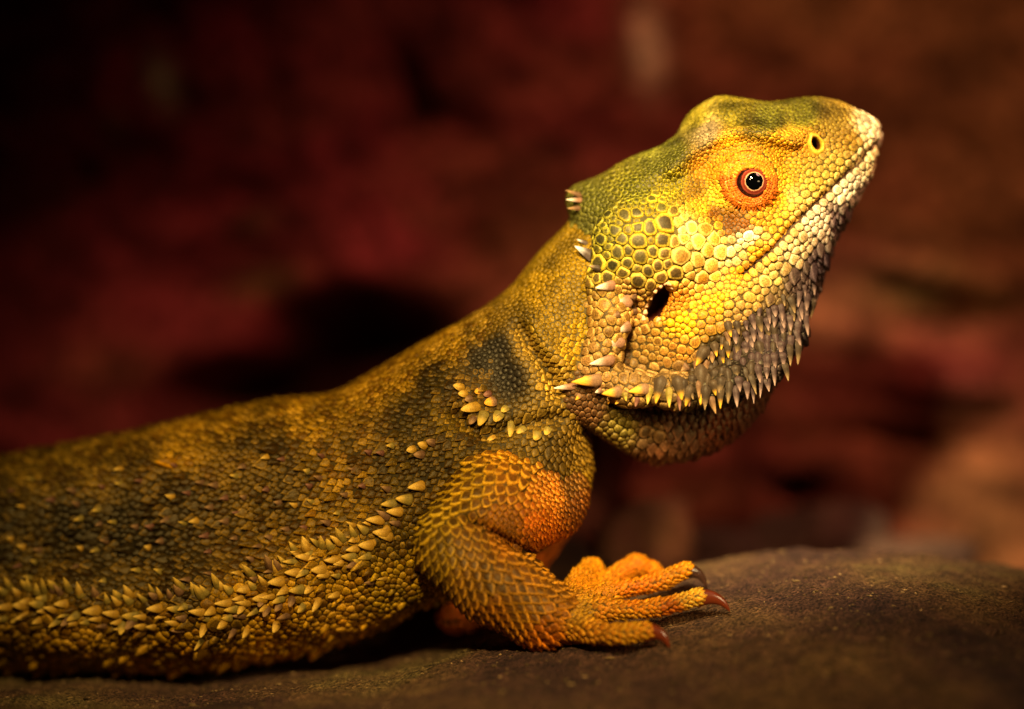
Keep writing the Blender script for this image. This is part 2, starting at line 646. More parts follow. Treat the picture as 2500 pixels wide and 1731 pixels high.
fold(MOUTH, 8, 18, ['head'])
fold([(1140, 1268), (1185, 1288), (1235, 1318), (1290, 1350)], 10, 22, ['arm'])
fold([(1640, 415), (1700, 362), (1790, 324), (1860, 326), (1940, 344)], 13, -15, ['head'])   # brow
fold([(1712, 415), (1735, 480), (1770, 528)], 26, 12, ['head'])                        # sunk round the eye
fold([(1915, 395), (1925, 450), (1895, 500)], 22, 12, ['head'])
fold([(1905, 540), (1800, 635), (1700, 735)], 34, 13, ['head'])                        # hollow cheek
fold([(1720, 350), (1800, 290), (1960, 285)], 26, 9, ['head'])                         # sunk crown
fold([(1270, 800), (1300, 850), (1340, 900), (1365, 960)], 17, 34, ['trunk'])          # neck fold
fold([(1300, 780), (1330, 840), (1375, 885)], 26, -12, ['trunk'])
fold([(1110, 1010), (1180, 1060), (1260, 1040), (1370, 1020)], 18, 22, ['trunk'])      # above shoulder
fold([(1215, 880), (1230, 960)], 60, 24, ['trunk'])                                    # hollow of the dark patch
for i in range(5):                                                                     # wrinkles under the ear
    yy = 812 + i * 17
    fold([(1540 - i * 4, yy - 6), (1600, yy + 8), (1660 + 6 * i, yy + 2 - 2 * i)], 4.5, 4, ['head'])
for i in range(9):                                                                     # wrinkles of the neck
    t = i / 8
    fold([(1290 + 25 * i, 690 + 5 * i), (1300 + 22 * i, 760 + 6 * i), (1285 + 22 * i, 830 + 5 * i)], 5, 5, ['trunk'])
N = vert_normals(V, Q)
bvh = BVHTree.FromPolygons([tuple(v) for v in V], [tuple(int(i) for i in q) for q in Q])
vkd = KDTree(len(V))
for i, v in enumerate(V):
    vkd.insert(v, i)
vkd.balance()
print('bvh', round(time.time() - T0, 1))

# ---------------------------------------------------------------- pigment with some painted light, size and kind of scale, by place
# style: dome, edge, tilt, point, keel
ST = {'plate': (0.16, 0.31, 0.05, 0.0, 0.0), 'bump': (0.26, 0.28, 0.08, 0.05, 0.12), 'bead': (0.38, 0.34, 0.0, 0.0, 0.0),
      'gran': (0.22, 0.31, 0.10, 0.0, 0.0), 'imb': (0.14, 0.31, 0.34, 0.60, 0.26), 'keel': (0.06, 0.28, 0.32, 0.50, 0.26),
      'long': (0.18, 0.22, 0.40, 1.2, 0.26), 'flat': (0.12, 0.14, 0.0, 0.0, 0.0)}
TAB = {'head': [
    (1560, 600, 17, (210, 176, 54), (92, 80, 42), 'plate'), (1500, 640, 15, (195, 168, 56), (90, 80, 44), 'plate'),
    (1480, 570, 12, (165, 148, 48), (84, 76, 42), 'plate'), (1620, 560, 17, (220, 182, 58), (90, 72, 36), 'plate'),
    (1560, 540, 14, (194, 166, 48), (86, 76, 40), 'plate'),
    (1640, 655, 20, (215, 178, 76), (98, 76, 40), 'bump'), (1560, 670, 17, (195, 165, 66), (86, 72, 42), 'bump'),
    (1600, 500, 11, (195, 168, 48), (98, 90, 40), 'plate'), (1690, 560, 18, (252, 230, 150), (246, 206, 96), 'plate'),
    (1740, 605, 17, (248, 216, 120), (220, 160, 66), 'bump'), (1690, 620, 18, (246, 212, 120), (208, 158, 76), 'bump'),  # yellow cheek plates here are whitened to paint in burnt-out lamp light
    (1745, 545, 13, (230, 180, 55), (190, 122, 34), 'plate'), (1695, 462, 6, (176, 136, 34), (120, 84, 24), 'gran'), (1745, 522, 6, (165, 108, 30), (92, 58, 18), 'gran'), (1712, 508, 6, (225, 180, 50), (190, 130, 34), 'plate'),
    (1748, 484, 5.5, (238, 196, 60), (228, 172, 44), 'gran'),
    (1650, 450, 6.5, (185, 162, 35), (90, 84, 34), 'gran'), (1560, 470, 7, (150, 140, 40), (66, 62, 38), 'gran'),
    (1450, 500, 7, (122, 114, 42), (80, 75, 36), 'gran'), (1420, 545, 6.5, (130, 120, 50), (92, 86, 45), 'gran'),
    (1600, 395, 6, (130, 122, 42), (78, 73, 36), 'gran'), (1640, 370, 6, (112, 105, 36), (66, 62, 30), 'gran'),
    (1700, 290, 6, (170, 148, 46), (138, 124, 44), 'gran'),
    (1725, 320, 6, (165, 140, 95), (135, 115, 78), 'gran'), (1790, 275, 6, (165, 145, 40), (100, 94, 38), 'gran'),
    (1880, 290, 5.5, (140, 132, 40), (70, 65, 40), 'gran'), (1960, 280, 5.5, (145, 136, 40), (88, 82, 38), 'gran'),
    (2040, 285, 6, (165, 136, 48), (116, 100, 46), 'gran'), (2075, 345, 7, (185, 148, 55), (148, 118, 50), 'gran'),
    (2130, 312, 12, (235, 222, 172), (225, 205, 150), 'bump'), (2122, 380, 11, (212, 192, 138), (188, 160, 105), 'bump'),
    (1770, 360, 4.6, (224, 172, 38), (196, 126, 22), 'gran'), (1730, 420, 4.6, (218, 160, 34), (186, 116, 22), 'gran'),
    (1900, 360, 4.8, (224, 174, 40), (178, 114, 24), 'gran'), (1960, 350, 5, (205, 158, 50), (180, 120, 40), 'gran'),
    (1930, 430, 5, (226, 180, 46), (206, 146, 30), 'gran'), (1905, 490, 5, (230, 176, 38), (214, 150, 28), 'gran'),
    (1782, 545, 6, (165, 104, 28), (88, 52, 16), 'gran'), (1820, 552, 6, (170, 104, 28), (100, 58, 16), 'gran'), (1850, 540, 8, (232, 170, 50), (210, 130, 34), 'gran'),
    (1830, 575, 11, (252, 238, 190), (250, 226, 160), 'bump'), (1780, 625, 12, (250, 228, 165), (244, 210, 128), 'bump'),
    (1725, 690, 12, (240, 198, 110), (224, 164, 64), 'bump'), (1940, 480, 7, (226, 190, 100), (210, 166, 80), 'gran'),
    (1985, 440, 8, (214, 180, 80), (196, 160, 66), 'gran'), (2035, 405, 8, (205, 174, 80), (180, 150, 66), 'gran'),
    (1900, 560, 7, (232, 180, 64), (224, 164, 48), 'gran'), (1850, 610, 6, (232, 170, 44), (226, 158, 34), 'gran'),
    (1800, 665, 6, (230, 166, 40), (222, 152, 30), 'gran'), (1745, 735, 6, (240, 178, 34), (234, 164, 26), 'gran'),
    (1665, 790, 9, (246, 194, 44), (240, 174, 32), 'bead'), (1640, 740, 6, (220, 150, 50), (190, 116, 34), 'gran'),
    (2075, 462, 11, (234, 216, 176), (212, 188, 144), 'bump'), (2000, 545, 11, (236, 212, 172), (214, 184, 142), 'bump'),
    (1940, 610, 11, (234, 204, 148), (216, 180, 118), 'bump'), (1880, 680, 11, (226, 192, 112), (206, 166, 88), 'bump'),
    (1830, 725, 11, (222, 180, 90), (198, 150, 70), 'bump'),
    (2045, 540, 11, (168, 140, 122), (135, 108, 100), 'imb'), (2000, 640, 12, (134, 106, 100), (102, 80, 78), 'imb'),
    (1950, 690, 13, (138, 110, 94), (104, 82, 72), 'imb'), (1890, 735, 12, (190, 152, 92), (140, 110, 76), 'imb'),
    (1800, 765, 12, (195, 152, 78), (152, 116, 66), 'bump'), (1730, 800, 11, (205, 155, 60), (170, 124, 50), 'bump'),
    (1750, 850, 14, (130, 104, 66), (94, 78, 52), 'imb'), (1660, 850, 10, (205, 150, 60), (175, 120, 48), 'flat'),
    (1590, 850, 10, (188, 144, 64), (150, 110, 50), 'flat'), (1560, 910, 14, (166, 128, 70), (124, 94, 54), 'bump'),
    (1640, 920, 14, (150, 116, 64), (108, 84, 50), 'bump'), (1720, 920, 14, (122, 96, 62), (86, 70, 48), 'imb'),
    (1800, 900, 14, (98, 80, 62), (66, 54, 46), 'imb'), (1880, 840, 14, (122, 98, 92), (84, 68, 66), 'long'),
    (1930, 790, 13, (112, 90, 86), (76, 60, 60), 'long'), (1850, 790, 13, (112, 88, 74), (80, 64, 56), 'imb'),
    (1970, 740, 13, (108, 86, 82), (74, 58, 58), 'long'),
    (1500, 760, 12, (190, 148, 74), (146, 108, 50), 'bump'), (1545, 700, 10, (200, 158, 82), (160, 118, 56), 'bead'),
    (1560, 770, 9, (200, 154, 78), (160, 114, 52), 'bead'), (1530, 810, 12, (186, 144, 72), (146, 106, 52), 'bump'),
    (1490, 870, 13, (172, 134, 70), (130, 96, 50), 'bump'), (1420, 935, 11, (180, 140, 80), (150, 110, 60), 'bump')],
    'throat': [(1590, 1065, 14, (150, 112, 66), (112, 84, 52), 'bump'), (1520, 1040, 9, (140, 118, 48), (112, 94, 38), 'bead'),
               (1440, 1010, 7, (120, 82, 44), (90, 60, 34), 'gran'), (1480, 1075, 9, (138, 112, 46), (110, 84, 36), 'bead'),
               (1660, 1050, 12, (140, 96, 66), (106, 72, 52), 'imb'), (1760, 1050, 10, (132, 76, 48), (100, 54, 36), 'imb'),
               (1820, 990, 10, (118, 74, 54), (88, 54, 42), 'imb'), (1600, 1110, 11, (145, 96, 58), (116, 74, 44), 'imb'),
               (1560, 1000, 8, (100, 66, 44), (76, 50, 34), 'gran'), (1700, 1000, 9, (104, 72, 54), (80, 56, 42), 'imb')],
    'trunk': [(1400, 700, 7, (180, 140, 24), (127, 99, 18), 'gran'), (1440, 780, 7, (193, 150, 24), (127, 99, 18), 'gran'),
              (1330, 720, 6.5, (171, 131, 24), (132, 103, 19), 'gran'), (1400, 860, 7.7, (182, 142, 37), (134, 104, 28), 'keel'),
              (1340, 620, 7, (148, 115, 24), (104, 81, 19), 'gran'), (1320, 800, 7, (171, 133, 30), (114, 89, 21), 'gran'),
              (1360, 910, 8.6, (188, 147, 56), (148, 115, 40), 'keel'), (1290, 830, 7, (171, 133, 48), (134, 104, 37), 'keel'),
              (1214, 850, 6.5, (60, 50, 34), (43, 36, 27), 'gran'), (1180, 880, 6.5, (62, 52, 34), (45, 37, 27), 'gran'), (1240, 920, 7, (58, 48, 34), (43, 36, 27), 'gran'),
              (1180, 800, 6.5, (146, 110, 23), (109, 85, 19), 'gran'), (1090, 840, 7, (171, 129, 25), (127, 96, 21), 'gran'),
              (1150, 960, 8.6, (134, 101, 36), (100, 76, 28), 'keel'), (1060, 930, 7.7, (104, 81, 21), (75, 58, 18), 'keel'),
              (1000, 1010, 7.7, (109, 85, 20), (75, 58, 16), 'keel'), (1080, 1050, 8.6, (136, 106, 23), (95, 74, 18), 'keel'),
              (1200, 1050, 8.6, (144, 111, 35), (104, 81, 26), 'keel'), (1320, 1040, 8.6, (146, 113, 40), (107, 83, 30), 'keel'),
              (1400, 1100, 8.6, (146, 110, 35), (104, 79, 26), 'keel'), (1420, 1200, 8.6, (160, 121, 28), (118, 89, 21), 'keel'),
              (980, 900, 7, (171, 129, 25), (134, 101, 21), 'gran'), (870, 960, 7.7, (180, 136, 31), (144, 109, 26), 'gran'),
              (760, 1020, 7.7, (188, 142, 32), (150, 114, 26), 'keel'), (900, 1060, 8.6, (148, 112, 31), (111, 84, 25), 'keel'),
              (860, 1160, 9.6, (180, 136, 30), (132, 100, 24), 'keel'), (960, 1150, 8.6, (127, 99, 23), (91, 71, 18), 'keel'),
              (700, 1180, 9.6, (140, 106, 28), (100, 76, 21), 'keel'), (620, 1080, 8.6, (150, 114, 32), (111, 84, 26), 'keel'),
              (560, 1040, 8.6, (191, 145, 35), (148, 112, 28), 'keel'), (450, 1100, 8.6, (196, 148, 35), (150, 114, 28), 'keel'),
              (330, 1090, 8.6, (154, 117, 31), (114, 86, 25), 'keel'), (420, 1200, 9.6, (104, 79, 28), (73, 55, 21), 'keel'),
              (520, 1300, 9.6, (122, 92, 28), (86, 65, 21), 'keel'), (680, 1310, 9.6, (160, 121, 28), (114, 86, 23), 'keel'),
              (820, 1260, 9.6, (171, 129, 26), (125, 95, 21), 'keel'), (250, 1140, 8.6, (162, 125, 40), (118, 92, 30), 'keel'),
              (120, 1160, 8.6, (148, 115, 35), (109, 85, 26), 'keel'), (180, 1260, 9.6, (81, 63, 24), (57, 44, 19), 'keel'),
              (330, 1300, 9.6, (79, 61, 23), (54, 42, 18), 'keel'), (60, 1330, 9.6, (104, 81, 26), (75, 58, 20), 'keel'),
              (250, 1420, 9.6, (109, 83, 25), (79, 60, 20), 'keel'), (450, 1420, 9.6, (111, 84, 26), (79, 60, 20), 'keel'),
              (560, 1500, 11, (193, 146, 30), (146, 110, 23), 'bump'), (300, 1520, 11, (171, 129, 28), (125, 95, 21), 'bump'),
              (100, 1500, 11, (160, 121, 28), (118, 89, 21), 'bump'), (780, 1440, 9.6, (200, 152, 32), (148, 112, 25), 'bump'),
              (400, 1590, 11, (209, 158, 33), (182, 138, 26), 'bead'), (150, 1580, 11, (171, 129, 28), (144, 109, 23), 'bead'),
              (650, 1580, 9.6, (233, 177, 31), (205, 155, 23), 'bead'), (850, 1530, 9.6, (212, 160, 46), (180, 136, 34), 'bead'),
              (950, 1440, 8.6, (193, 152, 30), (157, 123, 24), 'bead'), (960, 1330, 8.6, (140, 110, 31), (95, 74, 24), 'bead'),
              (1000, 1400, 8.6, (196, 154, 28), (162, 125, 23), 'bead'), (1060, 1250, 8.6, (148, 111, 28), (109, 83, 21), 'keel')],
    'arm': [(1150, 1180, 15, (219, 170, 40), (119, 86, 33), 'keel'), (1260, 1160, 14, (241, 175, 52), (146, 97, 35), 'keel'),
            (1250, 1110, 9, (230, 165, 37), (154, 101, 22), 'keel'), (1060, 1260, 14, (197, 157, 39), (107, 80, 28), 'keel'),
            (1340, 1200, 7, (255, 174, 59), (186, 107, 26), 'keel'), (1400, 1180, 8, (168, 115, 45), (100, 65, 23), 'keel'), (1370, 1110, 9, (156, 123, 49), (91, 68, 24), 'keel'), (1425, 1230, 8, (168, 104, 40), (100, 56, 20), 'keel'),
            (1320, 1290, 6.5, (255, 159, 45), (186, 97, 19), 'keel'), (1230, 1290, 6.5, (219, 146, 40), (136, 80, 19), 'keel'),
            (1070, 1350, 14, (190, 148, 39), (104, 78, 29), 'keel'), (1150, 1330, 14, (197, 146, 49), (109, 76, 33), 'keel'),
            (1180, 1420, 15, (201, 146, 44), (110, 76, 32), 'keel'), (1290, 1390, 14, (226, 159, 47), (122, 83, 37), 'keel'),
            (1280, 1480, 14, (224, 159, 39), (121, 83, 33), 'keel'), (1200, 1510, 13, (219, 146, 37), (122, 76, 24), 'keel'),
            (1360, 1440, 11, (231, 163, 52), (136, 93, 37), 'keel'), (1390, 1520, 10, (241, 163, 39), (152, 97, 27), 'keel'),
            (1330, 1550, 11, (231, 141, 34), (146, 82, 20), 'keel')],
    'hand': [(1420, 1490, 6.6, (226, 170, 44), (170, 127, 56), 'keel'), (1480, 1480, 7.0, (230, 162, 40), (200, 132, 44), 'keel'),
             (1580, 1480, 6.1, (232, 160, 38), (214, 134, 30), 'keel'), (1690, 1460, 6.6, (236, 190, 74), (220, 152, 44), 'keel'),
             (1540, 1530, 8.2, (228, 169, 44), (206, 139, 36), 'keel'), (1440, 1550, 8.2, (222, 156, 42), (190, 123, 36), 'keel'),
             (1560, 1400, 6.1, (230, 152, 30), (214, 121, 20), 'keel'), (1440, 1400, 6.1, (232, 162, 36), (218, 141, 28), 'keel'),
             (1670, 1390, 6.1, (234, 164, 36), (216, 134, 24), 'keel'), (1560, 1450, 5.7, (224, 139, 28), (206, 113, 20), 'keel'),
             (1640, 1500, 7.4, (206, 117, 26), (180, 93, 18), 'keel')],
    'far_arm': [(1100, 1500, 10, (220, 126, 46), (205, 108, 34), 'bead')]}
FLOW = {'head': [(1560, 600, -1, .35), (1640, 640, -.7, .6), (1450, 500, -1, .3), (1700, 300, -1, .3), (1900, 280, -1, .1),
                 (2100, 330, -.5, .8), (1700, 560, -.8, .6), (1830, 575, -.8, .6), (1750, 680, -.6, .6), (2050, 450, -.6, .8),
                 (1960, 580, -.5, .9), (2030, 560, -.3, 1), (2000, 660, -.2, 1), (1930, 720, -.3, 1), (1850, 720, -.5, .8),
                 (1930, 800, .05, 1), (1850, 850, .15, 1), (1780, 860, .1, 1), (1700, 900, -.2, 1), (1620, 930, -.5, .8),
                 (1520, 900, -1, .5), (1500, 760, -1, .3), (1660, 790, -.5, .8), (1450, 940, -1, .3)],
        'throat': [(1600, 1060, -.1, 1), (1450, 1010, -.5, 1), (1780, 1040, -.3, 1)],
        'trunk': [(1400, 700, -.6, 1), (1340, 620, -.6, 1), (1380, 860, -1, .4), (1200, 850, -1, .7), (1000, 950, -1, .5),
                  (600, 1100, -1, .25), (200, 1200, -1, .2), (500, 1400, -1, .3), (1100, 1050, -.8, .8), (1400, 1150, -.3, 1),
                  (850, 1250, -.9, .5), (500, 1590, -1, .05), (900, 1480, -1, .3)],
        'arm': [(1250, 1110, -.9, .45), (1150, 1180, -.75, .7), (1080, 1230, -.5, .9), (1260, 1160, -.5, .9),
                (1340, 1200, -.1, 1), (1320, 1290, -.1, 1), (1230, 1290, 0, 1), (1040, 1300, -.05, 1), (1060, 1360, .2, 1),
                (1130, 1330, .3, .95), (1180, 1420, .55, .85), (1290, 1390, .75, .65), (1280, 1480, .75, .65),
                (1390, 1500, .95, .3), (1200, 1510, .6, .7)],
        'hand': [(1450, 1490, 1, 0), (1560, 1480, 1, -.05), (1540, 1540, 1, 0), (1660, 1400, .9, -.4), (1550, 1400, .8, -.3),
                 (1440, 1400, .4, -1)],
        'far_arm': [(1100, 1500, -1, .1)]}
TABN = {k: np.array([[r[0], r[1], r[2], *srgb(r[3]), *srgb(r[4]), *ST[r[5]]] for r in v], float) for k, v in TAB.items()}
FLOWN = {k: np.array(v, float) for k, v in FLOW.items()}


def look_up(sx, sy, labs, power=2.2):
    out = np.zeros((len(sx), 12))
    flow = np.zeros((len(sx), 3))
    for li, name in enumerate(LABELS):
        m = np.nonzero(labs == li)[0]
        if not len(m):
            continue
        T = TABN[name]
        for s in range(0, len(m), 20000):
            mm = m[s:s + 20000]
            d2 = (sx[mm, None] - T[None, :, 0]) ** 2 + (sy[mm, None] - T[None, :, 1]) ** 2
            w = 1 / (d2 + 60.0) ** power
            w /= w.sum(1, keepdims=True)
            out[mm] = w @ T[:, 2:]
            G = FLOWN[name]
            d2 = (sx[mm, None] - G[None, :, 0]) ** 2 + (sy[mm, None] - G[None, :, 1]) ** 2
            w = 1 / (d2 + 400.0) ** 1.5
            w /= w.sum(1, keepdims=True)
            flow[mm, 0] = w @ G[:, 2]
            flow[mm, 2] = -(w @ G[:, 3])
    return out, flow


# pigment patches of the trunk
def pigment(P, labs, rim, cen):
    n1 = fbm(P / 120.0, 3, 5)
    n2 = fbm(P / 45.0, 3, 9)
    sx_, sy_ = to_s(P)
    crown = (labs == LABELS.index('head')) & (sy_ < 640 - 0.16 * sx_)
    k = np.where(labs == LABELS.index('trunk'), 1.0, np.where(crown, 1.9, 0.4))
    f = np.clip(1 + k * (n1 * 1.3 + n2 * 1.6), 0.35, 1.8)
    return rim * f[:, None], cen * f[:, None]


# ---------------------------------------------------------------- where the scales sit
BEARD = [(1640, 965), (1655, 925), (1705, 868), (1790, 790), (1880, 745), (1950, 695), (2000, 670), (1992, 740), (1950, 865), (1900, 930), (1840, 972)]
tri = np.concatenate([Q[:, [0, 1, 2]], Q[:, [0, 2, 3]]])
c = V[tri].mean(1)
fn = np.cross(V[tri[:, 1]] - V[tri[:, 0]], V[tri[:, 2]] - V[tri[:, 0]])
ar = np.linalg.norm(fn, axis=1) / 2
fn = fn / np.maximum(2 * ar, 1e-9)[:, None]
csx, csy = to_s(c)
EYE_C = (1828, 440)
ok = (fn[:, 1] < 0.42) & (csx > -420)
ok &= polyline_dist(csx, csy, MOUTH) > 8.5
ok &= np.hypot(csx - NOS[0], csy - NOS[1]) > 25
ok &= np.hypot(csx - EYE_C[0], csy - EYE_C[1]) > 74
earq = ((csx - EAR[0]) * ca - (csy - EAR[1]) * sa, (csx - EAR[0]) * sa + (csy - EAR[1]) * ca)
ok &= ((earq[0] / 54) ** 2 + (earq[1] / 22) ** 2 > 1)
tri, c, fn, ar = tri[ok], c[ok], fn[ok], ar[ok]
clab = lab[tri[:, 0]]
ctab, _ = look_up(*to_s(c), clab)
inbc = (poly_sd(csx[ok], csy[ok], BEARD) > 0) & (clab == LABELS.index('head'))
ctab[inbc, 0] = 8.0
wgt = ar / (ctab[:, 0] ** 2)
n_c = int(wgt.sum() * 4.0)
pick = rng.choice(len(tri), n_c, p=wgt / wgt.sum())
uu = rng.random((n_c, 2))
fl = uu.sum(1) > 1
uu[fl] = 1 - uu[fl]
tp = tri[pick]
cand = V[tp[:, 0]] + uu[:, :1] * (V[tp[:, 1]] - V[tp[:, 0]]) + uu[:, 1:] * (V[tp[:, 2]] - V[tp[:, 0]])
tk = clab[pick] == LABELS.index('trunk')
crad = ctab[pick, 0] * np.where(tk & (ctab[pick, 0] > 7.6), np.exp(rng.normal(0, 0.22, n_c)), np.where(clab[pick] == LABELS.index('head'), rng.uniform(0.66, 1.3, n_c), rng.uniform(0.8, 1.2, n_c)))
cl = clab[pick]
# fixed rows first: lip scales along the mouth
fixed = []


def row(pl, spacing, r):
    P = catmull(pl, 12)
    acc = 0.0
    last = P[0]
    for p in P[1:]:
        acc += np.hypot(*(p - last))
        last = p
        if acc >= spacing:
            acc = 0
            fixed.append((p[0], p[1], r))


def offset(pl, d):
    P = np.array(pl, float)
    t = np.gradient(P, axis=0)
    n = np.stack([t[:, 1], -t[:, 0]], 1)
    n /= np.linalg.norm(n, axis=1)[:, None]
    return P + n * d


row(offset(MOUTH, 14), 18, 9.2)
row(offset(MOUTH, -14), 18, 9.4)
row(offset(MOUTH, -34), 21, 10.4)


def cam_ray(sx, sy):
    o = Vector((0, -DS, 0))
    d = Vector(W(sx, sy, 0)) - o
    d.normalize()
    return bvh.ray_cast(o, d)


# rows of keeled scales run along the arm
lattice = []
LIMB = [[(1330, 1205, 150), (1215, 1235, 60), (1118, 1318, 0)], [(1085, 1300, -5), (1130, 1350, -8), (1210, 1418, -10), (1325, 1500, 0), (1400, 1514, 15)]]
for li, pl in enumerate(LIMB):
    A = np.array([W(*p) for p in pl])
    seg = np.linalg.norm(np.diff(A, axis=0), axis=1)
    tot = seg.sum()
    cum = np.concatenate([[0], np.cumsum(seg)])
    r0 = 13.6
    nrow = int(tot / (r0 * 1.45))
    for k in range(nrow + 1):
        sdist = k * tot / nrow
        j = min(np.searchsorted(cum, sdist, 'right') - 1, len(seg) - 1)
        p0 = A[j] + (A[j + 1] - A[j]) * ((sdist - cum[j]) / seg[j])
        t0, t1 = A[max(j - 1, 0)], A[min(j + 2, len(A) - 1)]
        tdir = (A[j + 1] - A[j]) / seg[j] * 0.5 + (t1 - t0) / np.linalg.norm(t1 - t0) * 0.5
        tdir /= np.linalg.norm(tdir)
        e1 = np.cross(tdir, np.array([0, 1.0, 0])); e1 /= np.linalg.norm(e1)
        e2 = np.cross(tdir, e1)
        cnt = int(2 * math.pi * 96 / (r0 * 2.0))
        for m_ in range(cnt):
            th = (m_ + 0.5 * (k % 2)) * 2 * math.pi / cnt
            dr = e1 * math.cos(th) + e2 * math.sin(th)
            h = bvh.ray_cast(Vector(p0), Vector(dr), 190)
            if h[0] is None or h[1].y > 0.3:
                continue
            lattice.append((*h[0], th))
lat = np.array(lattice)[:, :3]
ll = np.array([lab[vkd.find(p)[1]] for p in lat])
lsx, lsy = to_s(lat)
lt, _ = look_up(lsx, lsy, ll)
kk = (ll == LABELS.index('arm')) & (lt[:, 0] > 11.5)
lat, latR = lat[kk], lt[kk, 0]
fx = []
for sx, sy, r in fixed:
    h = cam_ray(sx, sy)
    if h[0] is not None:
        fx.append((*h[0], r))
fx = np.array(fx)
nlab = np.concatenate([np.full(len(fx), LABELS.index('head')), np.full(len(lat), LABELS.index('arm'))])
fx = np.concatenate([fx, np.column_stack([lat, latR * 0.92])])
cand = np.concatenate([fx[:, :3], cand])
crad = np.concatenate([fx[:, 3], crad])
n_fill = len(cand) // 4
cand = np.concatenate([cand, cand[-n_fill:]])
crad = np.concatenate([crad, crad[-n_fill:] * 0.62])
cl = np.concatenate([nlab, cl])
cl = np.concatenate([cl, cl[-n_fill:]])
# dart throwing
cell = 30.0
NFX = len(fx)
grid = {}
keep = []
ci = np.floor(cand / cell).astype(int).tolist()
cp = cand.tolist()
cr = crad.tolist()
for i in range(len(cp)):
    x, y, z = cp[i]
    r = cr[i]
    kx, ky, kz = ci[i]
    good = True
    for ax in (kx - 1, kx, kx + 1):
        for ay in (ky - 1, ky, ky + 1):
            for az in (kz - 1, kz, kz + 1):
                b = grid.get((ax, ay, az))
                if b:
                    for (qx, qy, qz, qr) in b:
                        s = (r + qr) * (0.87 if i >= NFX else 0.72)
                        if (x - qx) ** 2 + (y - qy) ** 2 + (z - qz) ** 2 < s * s:
                            good = False
                            break
                if not good:
                    break
            if not good:
                break
        if not good:
            break
    if good:
        keep.append(i)
        grid.setdefault((kx, ky, kz), []).append((x, y, z, r))
P = cand[keep]
R = crad[keep]
PL = cl[keep]
nfix = sum(1 for i in keep if i < len(fx))
print('seeds', len(P), np.bincount(PL), round(time.time() - T0, 1))


def neighbours(P, k):
    kd = KDTree(len(P))
    for i, p in enumerate(P):
        kd.insert(p, i)
    kd.balance()
    out = np.zeros((len(P), k), int)
    for i, p in enumerate(P):
        r = kd.find_n(p, k + 1)
        out[i] = [x[1] for x in r][1:k + 1]
    return out


for it in range(3):
    nb = neighbours(P, 8)
    d = P[:, None, :] - P[nb]
    L = np.linalg.norm(d, axis=2)
    want = (R[:, None] + R[nb]) * 1.02
    push = np.clip(want - L, 0, None) / want
    mv = (d / np.maximum(L, 1e-6)[..., None] * (push * want * 0.22)[..., None]).sum(1)
    mv[:nfix] *= 0.15
    P2 = P + mv
    for i in range(len(P2)):
        h = bvh.find_nearest(P2[i])
        P2[i] = h[0]
    P = P2
NRM = np.zeros_like(P)
for i in range(len(P)):
    r = vkd.find_n(P[i], 4)
    v = sum((N[x[1]] for x in r), np.zeros(3))
    NRM[i] = v / (np.linalg.norm(v) + 1e-9)
print('relaxed', round(time.time() - T0, 1))
psx, psy = to_s(P)
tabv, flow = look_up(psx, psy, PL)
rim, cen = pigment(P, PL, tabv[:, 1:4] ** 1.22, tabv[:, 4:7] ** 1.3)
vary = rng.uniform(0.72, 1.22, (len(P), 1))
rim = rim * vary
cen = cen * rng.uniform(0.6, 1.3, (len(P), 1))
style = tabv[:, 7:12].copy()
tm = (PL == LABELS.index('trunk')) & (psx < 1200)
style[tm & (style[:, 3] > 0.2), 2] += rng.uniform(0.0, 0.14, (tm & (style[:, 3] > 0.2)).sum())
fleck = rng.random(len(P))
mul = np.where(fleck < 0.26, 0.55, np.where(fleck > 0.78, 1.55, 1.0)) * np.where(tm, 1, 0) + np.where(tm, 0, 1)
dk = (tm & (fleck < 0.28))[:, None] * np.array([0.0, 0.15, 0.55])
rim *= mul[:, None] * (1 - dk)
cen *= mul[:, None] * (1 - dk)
gold = tm & (fleck > 0.74)
rim[gold] = rim[gold] * 0.5 + srgb((190, 138, 44)) * 0.5
# dark, keeled beard; scales under its spikes painted darker still, as shade in the gaps
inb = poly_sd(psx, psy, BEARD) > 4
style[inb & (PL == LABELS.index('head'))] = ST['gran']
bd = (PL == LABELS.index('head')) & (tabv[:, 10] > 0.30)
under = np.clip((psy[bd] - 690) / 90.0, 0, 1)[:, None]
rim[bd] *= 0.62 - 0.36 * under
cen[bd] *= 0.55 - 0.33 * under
spiny = (PL == LABELS.index('trunk')) & (rng.random(len(P)) < 0.16) & (R > 7.5) & (psx < 1250) & (NRM[:, 2] < 0.55)
style[spiny] = (0.5, 0.25, 0.65, 0.9, 0.5)
rim[spiny] = rim[spiny] * 1.25


